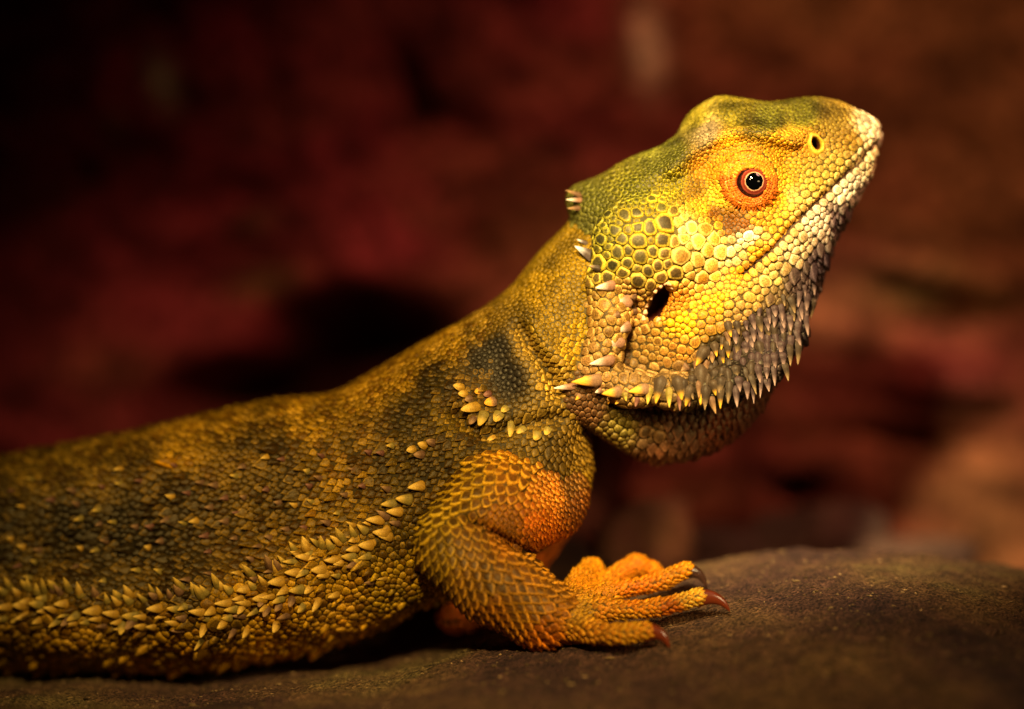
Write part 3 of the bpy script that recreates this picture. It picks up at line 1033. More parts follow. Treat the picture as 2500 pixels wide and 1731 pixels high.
def build_scales(P, NRM, flow, R, style, rim, cen, K, rings, nb):
    """each scale is a closed little shield fitted between its neighbours.
    returns verts (n, m, 3), colours, faces template"""
    n = len(P)
    T1 = flow - (flow * NRM).sum(1, keepdims=True) * NRM
    ln = np.linalg.norm(T1, axis=1, keepdims=True)
    alt = np.cross(NRM, np.array([0.3, 0.2, 1.0]))
    T1 = np.where(ln > 0.05, T1 / np.maximum(ln, 1e-6), alt / np.linalg.norm(alt, axis=1, keepdims=True))
    T2 = np.cross(NRM, T1)
    d = PALL[nb] - P[:, None, :]
    du = (d * T1[:, None, :]).sum(2)
    dv = (d * T2[:, None, :]).sum(2)
    L = np.hypot(du, dv)
    wj = R[:, None] / (R[:, None] + RALL[nb])
    hd = L * wj
    same = (NALL[nb] * NRM[:, None, :]).sum(2) > 0.0
    ph = np.arange(K) * 2 * math.pi / K
    cu, su = np.cos(ph), np.sin(ph)
    cosang = (du[:, None, :] * cu[None, :, None] + dv[:, None, :] * su[None, :, None]) / np.maximum(L, 1e-6)[:, None, :]
    rr = np.where((cosang > 0.08) & same[:, None, :], hd[:, None, :] / np.maximum(cosang, 0.08), 1e9).min(2)
    rr = np.minimum(rr, R[:, None] * 1.75)
    rr = 0.9 * rr + 0.1 * (np.roll(rr, 1, 1) + np.roll(rr, -1, 1)) / 2
    dome, edge, tilt, point, keel = [style[:, i:i + 1] for i in range(5)]
    side = 0.5 * (rr[:, K // 4] + rr[:, 3 * K // 4])[:, None]
    front = rr[:, :1] * (1 + point)
    tri_r = 1.0 / (np.maximum(cu, 0)[None, :] / front + np.abs(su)[None, :] / side)
    wt = np.clip(point * 1.5, 0, 0.92) * np.clip(cu * 4 + 0.2, 0, 1)[None, :]
    rr = rr * (1 - wt) + tri_r * wt
    isk = np.isclose(np.abs(cu), 1.0).astype(float)[None, :]
    VV, CC = [], []
    Rk = R[:, None]
    for f, hz, cm in rings:
        q = rr * f
        u = q * cu[None, :]
        v = q * su[None, :]
        if hz is None:                                   # foot of the shield, sunk in the skin
            z = -0.30 * Rk + tilt * u * 0.7
        else:
            z = edge * Rk + tilt * u + dome * Rk * hz + keel * Rk * isk * (0.6 + 0.4 * hz)
        p = P[:, None, :] + u[..., None] * T1[:, None, :] + v[..., None] * T2[:, None, :] + z[..., None] * NRM[:, None, :]
        VV.append(p)
        ce = (cm + (1 - cm) * 0.8 * np.clip(point * 2.5, 0, 1) * np.clip(0.25 - cu * 1.2, 0, 1)[None, :])[..., None]
        CC.append(rim[:, None, :] * (1 - ce) + cen[:, None, :] * ce)
    zc = edge * Rk + dome * Rk + keel * Rk
    VV.append((P + zc * NRM)[:, None, :])
    CC.append(cen[:, None, :])
    VV = np.concatenate(VV, 1)
    CC = np.concatenate(CC, 1)
    m = len(rings)
    quads, tris = [], []
    for r in range(m - 1):
        for k in range(K):
            k2 = (k + 1) % K
            quads.append((r * K + k, r * K + k2, (r + 1) * K + k2, (r + 1) * K + k))
    for k in range(K):
        tris.append(((m - 1) * K + k, (m - 1) * K + (k + 1) % K, m * K))
    return VV, CC, np.array(quads), np.array(tris)


RINGS_BIG = [(0.98, None, 0.0), (0.95, 0.0, 0.0), (0.84, 0.35, 0.12), (0.58, 0.8, 1.0)]
RINGS_SMALL = [(0.965, None, 0.0), (0.90, 0.0, 0.0), (0.55, 0.7, 0.75)]

root = bpy.data.objects.new('bearded_dragon', None)
COL.objects.link(root)
root.empty_display_size = 0.01
root['label'] = 'yellow and brown bearded dragon lizard raised on its foreleg on the rock'
root['category'] = 'lizard'


def flat_mesh(name, VV, CC, q, t, parent, mat):
    n, m = VV.shape[:2]
    off = (np.arange(n) * m)[:, None, None]
    return mesh_obj(name, VV.reshape(-1, 3), [(q[None] + off).reshape(-1, 4), (t[None] + off).reshape(-1, 3)], mat, parent,
                    CC.reshape(-1, 3))


PALL, RALL, NALL = P, R, NRM
NB = neighbours(P, 12)
big = R > 11.5
# the largest scales in view are parts of their own
score = R * np.clip(-NRM[:, 1], 0, 1)
score[(PL != LABELS.index('head')) & (PL != LABELS.index('arm')) & (PL != LABELS.index('hand'))] *= 0.8
vis = np.zeros(len(P), bool)
order = np.argsort(-score)
single = []
for i in order:
    if len(single) >= 300:
        break
    if not big[i]:
        continue
    h = cam_ray(psx[i], psy[i])
    if h[0] is not None and (h[0] - Vector(P[i])).length < 15 and 0 < psx[i] < 2500 and 0 < psy[i] < 1731:
        single.append(i)
smask = np.zeros(len(P), bool)
smask[single] = True
for nm, msk, K, rings in (('large_scale_covering', big & ~smask, 14, RINGS_BIG), ('small_scale_covering', ~big, 8, RINGS_SMALL)):
    VV, CC, q, t = build_scales(P[msk], NRM[msk], flow[msk], R[msk], style[msk], rim[msk], cen[msk], K, rings, NB[msk])
    ob = flat_mesh(nm, VV, CC, q, t, root, M_SCALE)
    ob['kind'] = 'stuff'
    print(nm, msk.sum())
VV, CC, q, t = build_scales(P[smask], NRM[smask], flow[smask], R[smask], style[smask], rim[smask], cen[smask], 14, RINGS_BIG, NB[smask])
for i in range(len(VV)):
    mesh_obj('scale', VV[i], [q, t], M_SCALE, root, CC[i])

# the skin itself; its colour is darkened to paint shade between the scales
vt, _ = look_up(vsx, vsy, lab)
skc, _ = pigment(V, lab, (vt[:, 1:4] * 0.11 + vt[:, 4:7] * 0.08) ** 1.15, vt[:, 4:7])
earv = ((vsx - EAR[0]) * ca - (vsy - EAR[1]) * sa, (vsx - EAR[0]) * sa + (vsy - EAR[1]) * ca)
inear = ((earv[0] / 52) ** 2 + (earv[1] / 22) ** 2 < 1) & (lab == LABELS.index('head'))
inear |= (np.hypot(vsx - NOS[0], vsy - NOS[1]) < 20) & (lab == LABELS.index('head'))
skc[inear] = srgb((60, 15, 9))
skc[(polyline_dist(vsx, vsy, MOUTH) < 9) & (lab == LABELS.index('head'))] = srgb((58, 32, 14))  # mouth crease coloured darker, deepening it as shade would
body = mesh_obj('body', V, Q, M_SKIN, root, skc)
print('scales built', round(time.time() - T0, 1))
# ---------------------------------------------------------------- spikes
def spike_mesh(mat, bend, blunt, belly):
    ns, rings = 12, 8
    keel = belly > 0.3
    Vv, tips = [], []
    for r in range(rings):
        x = -0.28 + (1.28) * r / (rings - 0.35)
        t = max(0.0, x)
        w = (1 - t) ** blunt * (1 + belly * t) * (1.0 if x >= 0 else 1 - 0.75 * (x / 0.28) ** 2)
        w *= 0.5
        for k in range(ns):
            a = 2 * math.pi * k / ns
            y = w * math.cos(a)
            z = w * math.sin(a)
            if keel:                                    # flattened leaf with a ridge along its back
                z = w * (1.05 * (1 - abs(math.cos(a)) ** 0.9) if math.sin(a) > 0 else -0.45 * abs(math.sin(a)))
            Vv.append((x, y, z - bend * t * t - (0.35 * (x / 0.28) ** 2 if x < 0 else 0)))
            tips.append(t)
    Vv.append((1.0, 0, -bend))
    tips.append(1.0)
    quads = [(r * ns + k, r * ns + (k + 1) % ns, (r + 1) * ns + (k + 1) % ns, (r + 1) * ns + k)
             for r in range(rings - 1) for k in range(ns)]
    tris = [((rings - 1) * ns + k, (rings - 1) * ns + (k + 1) % ns, rings * ns) for k in range(ns)]
    ob = mesh_obj('spike_shape', np.array(Vv) / U, [np.array(quads)[:, ::-1], np.array(tris)[:, ::-1]], mat, None, None, True, {'tip': tips})
    me = ob.data
    bpy.data.objects.remove(ob)
    return me


SPM = {}


def spike(name, base, tip, width, kind, lift=0.35, blunt=0.95, bend=0.12, thick=0.6, belly=0.9, push=0.4):
    h = cam_ray(*base)
    if h[0] is None:
        return None
    b = np.array(h[0])
    n = np.array(h[1])
    if n[1] > 0:
        n = -n
    L = math.hypot(tip[0] - base[0], tip[1] - base[1])
    e = W(tip[0], tip[1], b[1] - lift * L)
    x = e - b
    ln = np.linalg.norm(x)
    x = x / ln
    z = n - (n @ x) * x
    if np.linalg.norm(z) < 0.05:
        z = np.array([0, -1.0, 0]) - x * (-x[1])
    z /= np.linalg.norm(z)
    y = np.cross(z, x)
    key = (kind, blunt, bend, belly)
    if key not in SPM:
        SPM[key] = spike_mesh(SPIKE[kind], bend, blunt, belly)
    M = np.eye(4)
    M[:3, 0] = x * ln * U
    M[:3, 1] = y * width * U
    M[:3, 2] = z * width * thick * U
    M[:3, 3] = (b + n * width * thick * push) * U
    ob = link_mesh(name, SPM[key], root, Matrix(M.tolist()))
    return ob


def z3(x, y): return 1350 + x / 5.66, 820 + y / 5.66
def z2(x, y): return 1350 + x / 5.66, 560 + y / 5.66
def z4(x, y): return 1700 + x / 4.56, 700 + y / 4.56
def c1(x, y): return 1350 + x / 2.66, 200 + y / 2.66
def c4(x, y): return x / 2.183, 1000 + y / 2.183
def c5(x, y): return 800 + x / 2.901, 600 + y / 2.901


for conv, sc, rows in (
    (z3, 5.66, [(880, 95, 655, 125, 150, 'pale'), (740, 335, 480, 385, 155, 'pale'), (570, 610, 250, 635, 175, 'amber'),
                (240, 705, 0, 725, 95, 'pale'), (660, 745, 585, 775, 95, 'pale'), (900, 770, 690, 795, 160, 'amber'),
                (1250, 740, 1030, 775, 150, 'amber'), (1490, 690, 1425, 975, 175, 'yellow_tip'), (1740, 680, 1790, 930, 175, 'yellow_tip'),
                (1745, 860, 1755, 1035, 70, 'rust'), (2040, 610, 2035, 1025, 190, 'yellow_tip'), (1000, 800, 1020, 900, 90, 'olive'),
                (1330, 770, 1300, 960, 105, 'olive'), (1610, 790, 1615, 1000, 105, 'olive'), (1880, 740, 1935, 890, 95, 'dark'),
                (1165, 870, 1135, 975, 85, 'rust'), (1880, 880, 1880, 975, 55, 'rust'), (2060, 860, 2090, 975, 55, 'rust'),
                (2190, 870, 2250, 1062, 105, 'brown'), (360, 830, 305, 890, 80, 'amber'), (790, 870, 765, 935, 70, 'amber'),
                (910, 890, 870, 935, 70, 'amber'), (2080, 210, 1970, 412, 165, 'yellow_tip'), (2190, 440, 2225, 605, 150, 'dark'),
                (1850, 420, 1770, 480, 150, 'brown'), (1600, 520, 1580, 590, 130, 'olive')]),
    (z2, 5.66, [(450, 195, 330, 145, 65, 'dark_pale'), (520, 380, 300, 245, 165, 'dark_pale'), (640, 540, 500, 500, 105, 'dark'),
                (790, 770, 580, 805, 145, 'pale'), (980, 1000, 745, 990, 180, 'pale'), (1110, 1110, 970, 1175, 130, 'brown'),
                (890, 1180, 810, 1205, 95, 'brown'), (990, 1340, 850, 1410, 180, 'pale'), (1130, 900, 1035, 900, 130, 'brown')]),
    (c1, 2.66, [(170, 735, 85, 705, 34, 'brown'), (175, 770, 88, 765, 36, 'pale'), (170, 820, 100, 822, 34, 'brown')])):
    for bx, by, tx, ty, w, kind in rows:
        pale = kind in ('pale', 'amber')
        spike('beard_spike' if conv in (z3, z4) else 'cheek_spike', conv(bx - 0.12 * (tx - bx), by - 0.12 * (ty - by)), conv(tx, ty), w / sc * 1.12, kind,
              lift=0.2 if conv is z2 or conv is c1 else 0.14, blunt=0.9 if pale else 1.0, bend=0.1, belly=0.3 if pale else 0.35, thick=0.6 if pale else 0.75)

# rows of pointed scales hang down over the beard, longest in the lowest row
ci_ = 0
for cx_ in np.arange(1668, 2010, 18.5):
    yb = float(np.interp(cx_, [1660, 1800, 1845, 1900, 1945, 1985, 2010], [972, 975, 965, 925, 862, 752, 660]))
    yt = float(np.interp(cx_, [1660, 1700, 1790, 1880, 1960, 2010], [925, 868, 790, 745, 692, 672]))
    nrow = 0
    y = yb - 36 + (ci_ % 2) * 15
    while y > yt - 8:
        up = (yb - y) / 230.0
        L = (43 - 16 * min(up, 1)) * random.uniform(0.7, 1.25)
        w = (24.5 - 7 * min(up, 1)) * random.uniform(0.7, 1.25)
        dx = float(np.interp(cx_, [1660, 1750, 1850, 1950, 2010], [-0.18, 0.05, 0.12, 0.10, -0.05])) + random.uniform(-0.2, 0.2)
        x_ = cx_ + random.uniform(-4, 4)
        y_ = y + random.uniform(-4, 4)
        if cx_ < 1790:
            kind = random.choice(['yellow_tip', 'dark', 'dark', 'brown'] if nrow < 2 else ['dark', 'brown', 'yellow_tip'])
        else:
            kind = random.choice(['purple', 'purple', 'dark'])
        spike('beard_spike', (x_, y_), (x_ + dx * L, y_ + L), w, kind, lift=random.uniform(0.05, 0.28), blunt=random.choice((0.9, 1.0, 1.15)), bend=random.choice((0.0, 0.1, 0.22)), belly=0.38, thick=0.75)
        y -= 26 * (1 - 0.15 * min(up, 1))
        nrow += 1
    ci_ += 1
# side spikes of the trunk
side = [(20, 1050), (110, 1045), (200, 1040), (330, 1035), (490, 1070), (590, 1090), (700, 1100), (830, 1058), (930, 1065), (1050, 1080), (1190, 1030),
        (1300, 955), (1390, 1000), (1475, 915), (1580, 955), (1700, 850), (1775, 800), (1860, 785), (1950, 722), (2030, 660), (2105, 545),
        (2155, 480), (2220, 405), (1620, 790), (1560, 870), (2000, 590), (2075, 500)]
for i, (x, y) in enumerate(side):
    sx, sy = c4(x, y)
    L = random.uniform(30, 40)
    ang = math.radians(random.uniform(-14, 16))
    spike('side_spike', (sx + L * 0.4, sy), (sx - L * 0.6 * math.cos(ang), sy + L * 0.6 * math.sin(ang)), random.uniform(23, 32),
          random.choice(['body', 'body', 'olive']), lift=0.35, blunt=0.8, bend=0.15, belly=0.25)
for (x, y) in [(60, 960), (150, 960), (240, 975), (370, 970), (430, 1000), (520, 1010), (640, 1010), (700, 1000), (820, 985), (860, 1000), (960, 990),
               (1080, 1000), (1170, 950), (1350, 890), (1450, 850), (1490, 860), (1640, 760), (1720, 740), (1830, 700), (980, 960), (300, 960)]:
    sx, sy = c4(x, y)
    L = random.uniform(26, 42)
    a = math.radians(random.uniform(95, 135))
    spike('side_spike', (sx, sy), (sx + L * math.cos(a), sy - L * math.sin(a)), random.uniform(17, 26), random.choice(['body', 'olive', 'brown']),
          lift=0.6, blunt=0.95, bend=0.0)
for (x, y) in [(380, 1110), (660, 1130), (720, 1110), (980, 1170), (1090, 1150), (1200, 1130), (1300, 1040), (1400, 1000), (1500, 1030), (1560, 1000),
               (1320, 1165), (1480, 1130), (1430, 1050), (1620, 1040), (1660, 940), (1540, 1090), (1080, 1220), (1700, 1010), (1800, 980), (1250, 1170)]:
    sx, sy = c4(x, y)
    L = random.uniform(24, 36)
    a = math.radians(random.uniform(170, 260))
    spike('side_spike', (sx, sy), (sx + L * math.cos(a), sy - L * math.sin(a)), random.uniform(18, 26), random.choice(['body', 'brown', 'olive']),
          lift=0.5, blunt=0.85, bend=0.1)
# the fringe is crowded: more spikes between the large ones
side_s = sorted(c4(x, y) for x, y in side)
fr = catmull([p for p in side_s if p[0] < 1000][::2], 8)
used_ = [c4(x, y) for x, y in side]
for off, kinds in ((-30, ['olive', 'body', 'brown']), (-12, ['body', 'olive']), (10, ['body', 'body', 'olive']), (30, ['body', 'brown', 'olive'])):
    for k in range(0, len(fr)):
        sx, sy = fr[k][0] + random.uniform(-9, 9), fr[k][1] + off + random.uniform(-7, 7)
        if any(math.hypot(sx - a, sy - b) < 21 for a, b in used_):
            continue
        used_.append((sx, sy))
        L = random.uniform(22, 34)
        a = math.radians(random.uniform(100, 150) if off < -20 else random.uniform(165, 215))
        spike('side_spike', (sx, sy), (sx + L * math.cos(a), sy - L * math.sin(a)), random.uniform(17, 26), random.choice(kinds),
              lift=0.4, blunt=random.choice((0.8, 0.95)), bend=0.1, belly=0.25)
# spines scattered over flank and back
placed = []
for _ in range(1500):
    sx, sy = random.uniform(10, 1020), random.uniform(1080, 1420)
    if any(math.hypot(sx - a, sy - b) < 30 for a, b in placed) or len(placed) >= 95:
        continue
    if sy < 1130 - 0.09 * sx + 40 or (sx > 960 and sy > 1250):
        continue
    placed.append((sx, sy))
    L = random.uniform(14, 24)
    a = math.radians(random.uniform(150, 200))
    spike('back_spine', (sx, sy), (sx + L * math.cos(a), sy - L * math.sin(a)), random.uniform(14, 22),
          random.choice(['brown', 'brown', 'body', 'olive', 'rust']), lift=0.6, blunt=1.0, bend=0.05, belly=0.0)
# cluster of spines over the shoulder
for x, y, tx, ty, w, kd in [(960, 1010, 890, 990, 60, 'body'), (985, 1050, 925, 1050, 60, 'body'), (1060, 1140, 940, 1165, 75, 'body'), (1180, 1105, 1105, 1120, 75, 'amber'),
                            (1110, 1190, 1070, 1280, 75, 'olive'), (1220, 1190, 1180, 1250, 80, 'olive'), (1040, 1210, 1010, 1260, 60, 'brown'),
                            (1300, 1250, 1290, 1350, 60, 'olive'), (1180, 1360, 1130, 1390, 55, 'body'), (1390, 1300, 1340, 1340, 70, 'olive'),
                            (1080, 1030, 1040, 1040, 55, 'amber'), (1150, 1050, 1100, 1060, 55, 'rust'), (1020, 1080, 970, 1095, 55, 'brown'),
                            (1270, 1150, 1230, 1180, 60, 'olive'), (1490, 1330, 1460, 1380, 70, 'olive'), (1560, 1300, 1540, 1350, 60, 'olive'),
                            (700, 1420, 640, 1400, 60, 'body'), (760, 1400, 700, 1380, 60, 'brown'), (620, 1440, 560, 1450, 60, 'body'), (680, 1480, 610, 1480, 60, 'brown')]:
    spike('shoulder_spine', c5(x, y), c5(tx, ty), w / 2.9, kd, lift=0.5, blunt=0.8)

# ---------------------------------------------------------------- eye, eyelid, nostril
ys = []
for a in range(24):
    h = cam_ray(EYE_C[0] + 88 * math.cos(a * math.pi / 12), EYE_C[1] + 88 * math.sin(a * math.pi / 12))
    ys.append(h[0][1])
ys = np.array(ys)
print('eye rim depth', ys.round(0))
YE = float(np.median(ys)) - 2.0
ER = 47.0
EC = W(1836, 445, YE)
nu, nv = 48, 32
Vv = []
for j in range(nv + 1):
    th = math.pi * j / nv
    for i in range(nu):
        p = 2 * math.pi * i / nu
        Vv.append((math.sin(th) * math.cos(p), -math.cos(th), math.sin(th) * math.sin(p)))
Vv = np.array(Vv)
qd = np.array([(j * nu + i, j * nu + (i + 1) % nu, (j + 1) * nu + (i + 1) % nu, (j + 1) * nu + i) for j in range(nv) for i in range(nu)])
m, nt, b = new_mat('eye_wet')
tc = add(nt, 'ShaderNodeTexCoord')
sep = add(nt, 'ShaderNodeSeparateXYZ')
nt.links.new(tc.outputs['Object'], sep.inputs[0])
cmb = add(nt, 'ShaderNodeCombineXYZ')
nt.links.new(sep.outputs['X'], cmb.inputs['X'])
nt.links.new(sep.outputs['Z'], cmb.inputs['Z'])
le = add(nt, 'ShaderNodeVectorMath', operation='LENGTH')
nt.links.new(cmb.outputs[0], le.inputs[0])
dv = add(nt, 'ShaderNodeMath', operation='DIVIDE')
dv.inputs[1].default_value = ER * U
nt.links.new(le.outputs['Value'], dv.inputs[0])
nz = add(nt, 'ShaderNodeTexNoise')
nz.inputs['Scale'].default_value = 2200
nz.inputs['Detail'].default_value = 4
nt.links.new(tc.outputs['Object'], nz.inputs['Vector'])
ma = add(nt, 'ShaderNodeMath', operation='MULTIPLY_ADD')
ma.inputs[1].default_value = 0.10
nt.links.new(nz.outputs['Fac'], ma.inputs[0])
nt.links.new(dv.outputs[0], ma.inputs[2])
cr_ = add(nt, 'ShaderNodeValToRGB')
el = cr_.color_ramp.elements
stops = [(0.0, (2, 2, 2)), (0.50, (2, 2, 2)), (0.515, (205, 160, 110)), (0.535, (200, 140, 90)), (0.555, (130, 52, 28)), (0.63, (98, 34, 20)),
         (0.70, (140, 56, 34)), (0.74, (60, 18, 10)), (0.78, (14, 8, 6)), (1.0, (14, 8, 6))]  # outer eyeball near black, painting the shaded gap under the lid
while len(el) < len(stops):
    el.new(0.5)
for e_, (p_, c_) in zip(el, stops):
    e_.position = p_
    e_.color = (*srgb(c_), 1)
nt.links.new(ma.outputs[0], cr_.inputs[0])
nt.links.new(cr_.outputs[0], b.inputs['Base Color'])
b.inputs['Roughness'].default_value = 0.5
b.inputs['Specular IOR Level'].default_value = 0.0
b.inputs['Coat Weight'].default_value = 1.0
b.inputs['Coat Roughness'].default_value = 0.02
eye = mesh_obj('eye', Vv * ER, qd[:, ::-1], m, root)
eye.location = Vector(EC) * U
eye.rotation_euler = (0, 0, math.radians(3))

# lid: a ring of skin lifted over the eyeball
AC = (1836.0, 446.0)
NR, NT = 34, 120
prof_r = np.array([36.0, 38.0, 41.0, 45.0, 52.0, 60.0, 66.0, 70.0, 74.0, 79.0, 86.0])
prof_h = np.array([24.0, 32.0, 35.0, 34.0, 30.0, 25.0, 19.0, 13.0, 5.0, -3.0, -12.0])
outer_h = np.interp(np.linspace(0, 24, NT + 1)[:-1], np.arange(25), np.append(YE - ys, YE - ys[0]))


def lid_point(r, th):
    f = np.clip((r - 34) / 34.0, 0, 1)
    cx = AC[0] + (EYE_C[0] - AC[0]) * f
    cy = AC[1] + (EYE_C[1] - AC[1]) * f
    el = 1 + 0.03 * np.cos(2 * (th - 0.7))
    el = el - (0.15 * np.clip(-np.sin(th + 0.25), 0, 1) + 0.03 * np.sin(3 * th + 1)) * (1 - f)
    sx = cx + r * el * np.cos(th)
    sy = cy + r * el * np.sin(th)
    h = np.interp(r, prof_r, prof_h)
    oh = np.interp((th % (2 * math.pi)) * NT / (2 * math.pi), np.arange(NT + 1), np.append(outer_h, outer_h[0]))
    g = np.clip((r - 44) / 34.0, 0, 1)
    h = h + g * np.clip(oh, -28, 20) * 0.8
    up = np.clip(-np.sin(th), 0, 1)
    h = h - 4.0 * up * np.exp(-((r - 58 - 3 * np.cos(th)) / 2.2) ** 2) + 3.5 * up * np.exp(-((r - 45) / 5.0) ** 2)
    h = h + 1.3 * np.sin(r * 0.85 + 2.5 * np.sin(th * 3)) * np.exp(-((r - 56) / 10.0) ** 2)
    h = h + 0.7 * np.sin(th * 23 + 2.1 * np.sin(th * 5)) * np.exp(-((r - 50) / 10.0) ** 2)
    h = h + 5.0 * fbm(np.stack([sx / 13.0, sy / 13.0, sx * 0], -1), 3, 21) * np.clip((r - 38) / 8.0, 0, 1)
    Yv = YE - h
    k = 1 + Yv / DS
    return np.stack([(sx - CX) * k, Yv, (CY - sy) * k], -1)


rr_ = np.linspace(36, 86, NR)
th_ = np.arange(NT) * 2 * math.pi / NT
RR, TT = np.meshgrid(rr_, th_, indexing='ij')
LV = lid_point(RR, TT).reshape(-1, 3)
lq = np.array([(i * NT + j, i * NT + (j + 1) % NT, (i + 1) * NT + (j + 1) % NT, (i + 1) * NT + j) for i in range(NR - 1) for j in range(NT)])
lcol = np.zeros((NR, NT, 3))
for k in range(3):
    lcol[..., k] = np.interp(RR, [33.5, 37, 41, 50, 62, 72, 86], [srgb(c_)[k] for c_ in ((60, 12, 8), (160, 52, 20), (205, 96, 20), (212, 118, 20), (206, 112, 18), (96, 34, 8), (200, 130, 24))])  # dark stop paints shade into the lid crease
lcol *= (1 + 0.5 * fbm(LV / 8.0, 3, 3)).reshape(NR, NT, 1)
lid = mesh_obj('eyelid', LV, lq[:, ::-1], M_LID, root, lcol.reshape(-1, 3))
sp_, sn_, sf_, sr_, ss_, sc1, sc2 = [], [], [], [], [], [], []
for ri, r_ in enumerate((43.5, 49.5, 55.5, 61.5, 67.5)):
    cnt = int(2 * math.pi * r_ / 6.4)
    for k in range(cnt):
        th = (k + 0.5 * (ri % 2) + random.uniform(-.3, .3)) * 2 * math.pi / cnt
        r = r_ + random.uniform(-2, 2)
        p = lid_point(np.array(r), np.array(th))
        a = lid_point(np.array(r + 1.5), np.array(th)) - p
        bb = lid_point(np.array(r), np.array(th + 0.03)) - p
        n_ = np.cross(a, bb)
        n_ /= np.linalg.norm(n_)
        if n_[1] > 0:
            n_ = -n_
        sp_.append(p); sn_.append(n_); sf_.append(a / np.linalg.norm(a))
        edge = ri == 4 and math.sin(th) > 0.3
        sr_.append(3.6 if not edge else 4.4)
        ss_.append(ST['long'] if edge else ST['gran'])
        up = math.sin(th) < -0.2
        v_ = random.uniform(0.5, 1.25)
        sc1.append(srgb((214, 138, 28) if up else (206, 102, 22)) * v_)
        sc2.append(srgb((206, 124, 20) if up else (196, 92, 16)) * v_)
sp_, sn_, sf_, sr_, ss_, sc1, sc2 = [np.array(a) for a in (sp_, sn_, sf_, sr_, ss_, sc1, sc2)]
PALL, RALL, NALL = sp_, sr_, sn_
VV, CC, q, t = build_scales(sp_, sn_, sf_, sr_, ss_, sc1, sc2, 8, RINGS_SMALL, neighbours(sp_, 9))
ob = flat_mesh('lid_scales', VV, CC, q, t, lid, M_SCALE)
ob['kind'] = 'stuff'

# nostril: a raised ring round a slanting hole
yy = []
for a in range(12):
    h = cam_ray(NOS[0] + 24 * math.cos(a * math.pi / 6), NOS[1] + 24 * math.sin(a * math.pi / 6))
    yy.append((np.array(h[0]), np.array(h[1])))
nc = np.mean([y_[0] for y_ in yy], 0)
nn = np.mean([y_[1] for y_ in yy], 0)
nn /= np.linalg.norm(nn)
ax1 = np.array([-0.33, 0, 0.94]); ax1 -= (ax1 @ nn) * nn; ax1 /= np.linalg.norm(ax1)
ax2 = np.cross(nn, ax1)
pr = [(1.3, -9), (1.12, 2), (0.98, 7.5), (0.84, 10), (0.70, 9), (0.6, 4), (0.53, -6), (0.5, -22)]
NTn = 28
Vv, cc = [], []
for (r, z) in pr:
    for k in range(NTn):
        a = 2 * math.pi * k / NTn
        off = (1 - min(r, 1)) * 7
        jr = 1 + 0.07 * math.sin(3 * a + 1) + 0.05 * math.sin(7 * a) if r > 0.65 else 1 + 0.1 * math.sin(2 * a + 0.5)
        Vv.append(nc + ax1 * (r * jr * 27 * math.cos(a) + off * 0.9) + ax2 * (r * jr * 20 * math.sin(a)) + nn * z + np.array([off * 0.6, 0, 0]))
        cc.append(srgb((204, 158, 42)) * random.uniform(0.7, 1.15) if z > 3 or r > 0.9 else srgb((80, 34, 12)))
qn = np.array([(i * NTn + k, i * NTn + (k + 1) % NTn, (i + 1) * NTn + (k + 1) % NTn, (i + 1) * NTn + k) for i in range(len(pr) - 1) for k in range(NTn)])
mesh_obj('nostril', np.array(Vv), qn, M_LID, root, np.array(cc))

# rim of the ear opening: a string of little beads
for k in range(17):
    a = 2 * math.pi * k / 17
    u, v = 58 * math.cos(a), 27 * math.sin(a)
    sx = EAR[0] + u * ca + v * sa
    sy = EAR[1] - u * sa + v * ca
    if sx > EAR[0] + 8 and sy > EAR[1] - 30 or sy > EAR[1] + 42:
        continue
    du = (-58 * math.sin(a) * ca + 27 * math.cos(a) * sa, 58 * math.sin(a) * sa + 27 * math.cos(a) * ca)
    L = math.hypot(*du)
    spike('ear_bead', (sx - du[0] / L * 4, sy - du[1] / L * 4), (sx + du[0] / L * 8, sy + du[1] / L * 8), random.uniform(11, 15), 'ear', lift=0.05, blunt=0.4, bend=0.2, thick=0.9, belly=0.0)

# ---------------------------------------------------------------- claws
m_claw, nt, b = new_mat('claw_horn')
b.inputs['Base Color'].default_value = (*srgb((112, 44, 18)), 1)
b.inputs['Roughness'].default_value = 0.22
b.inputs['Transmission Weight'].default_value = 0.25
m_claw2, nt, b = new_mat('claw_horn_dark')
b.inputs['Base Color'].default_value = (*srgb((70, 42, 28)), 1)
b.inputs['Roughness'].default_value = 0.2
b.inputs['Transmission Weight'].default_value = 0.35


def claw(pts, r0, mat):
    pl = [W(*p) for p in pts]
    n = 14
    C = []
    for i in range(n + 1):
        t = i / n
        C.append((1 - t) ** 2 * pl[0] + 2 * t * (1 - t) * pl[1] + t * t * pl[2])
    C = np.array(C)
    ns = 12
    Vv = []
    for i in range(n + 1):
        t = i / n
        d = C[min(i + 1, n)] - C[max(i - 1, 0)]
        d /= np.linalg.norm(d)
        s = np.cross(d, np.array([0, 0, 1.0])); s /= np.linalg.norm(s)
        up = np.cross(s, d)
        r = r0 * (1 - t) ** 0.75 + 0.6
        for k in range(ns):
            a = 2 * math.pi * k / ns
            Vv.append(C[i] + up * r * math.cos(a) + s * r * 0.6 * math.sin(a))
    qq = np.array([(i * ns + k, i * ns + (k + 1) % ns, (i + 1) * ns + (k + 1) % ns, (i + 1) * ns + k) for i in range(n) for k in range(ns)])
    return mesh_obj('claw', np.array(Vv), qq, mat, root)


claw([(1572, 1545, -122), (1618, 1534, -128), (1634, 1582, -132)], 24, m_claw)
claw([(1698, 1462, -22), (1756, 1446, -24), (1782, 1494, -26)], 23, m_claw)
claw([(1672, 1396, 140), (1712, 1388, 144), (1726, 1436, 146)], 20, m_claw2)
claw([(1606, 1420, 285), (1640, 1425, 295), (1650, 1450, 300)], 15, m_claw2)
claw([(1085, 1512, 350), (1070, 1508, 345), (1060, 1520, 340)], 12, m_claw2)

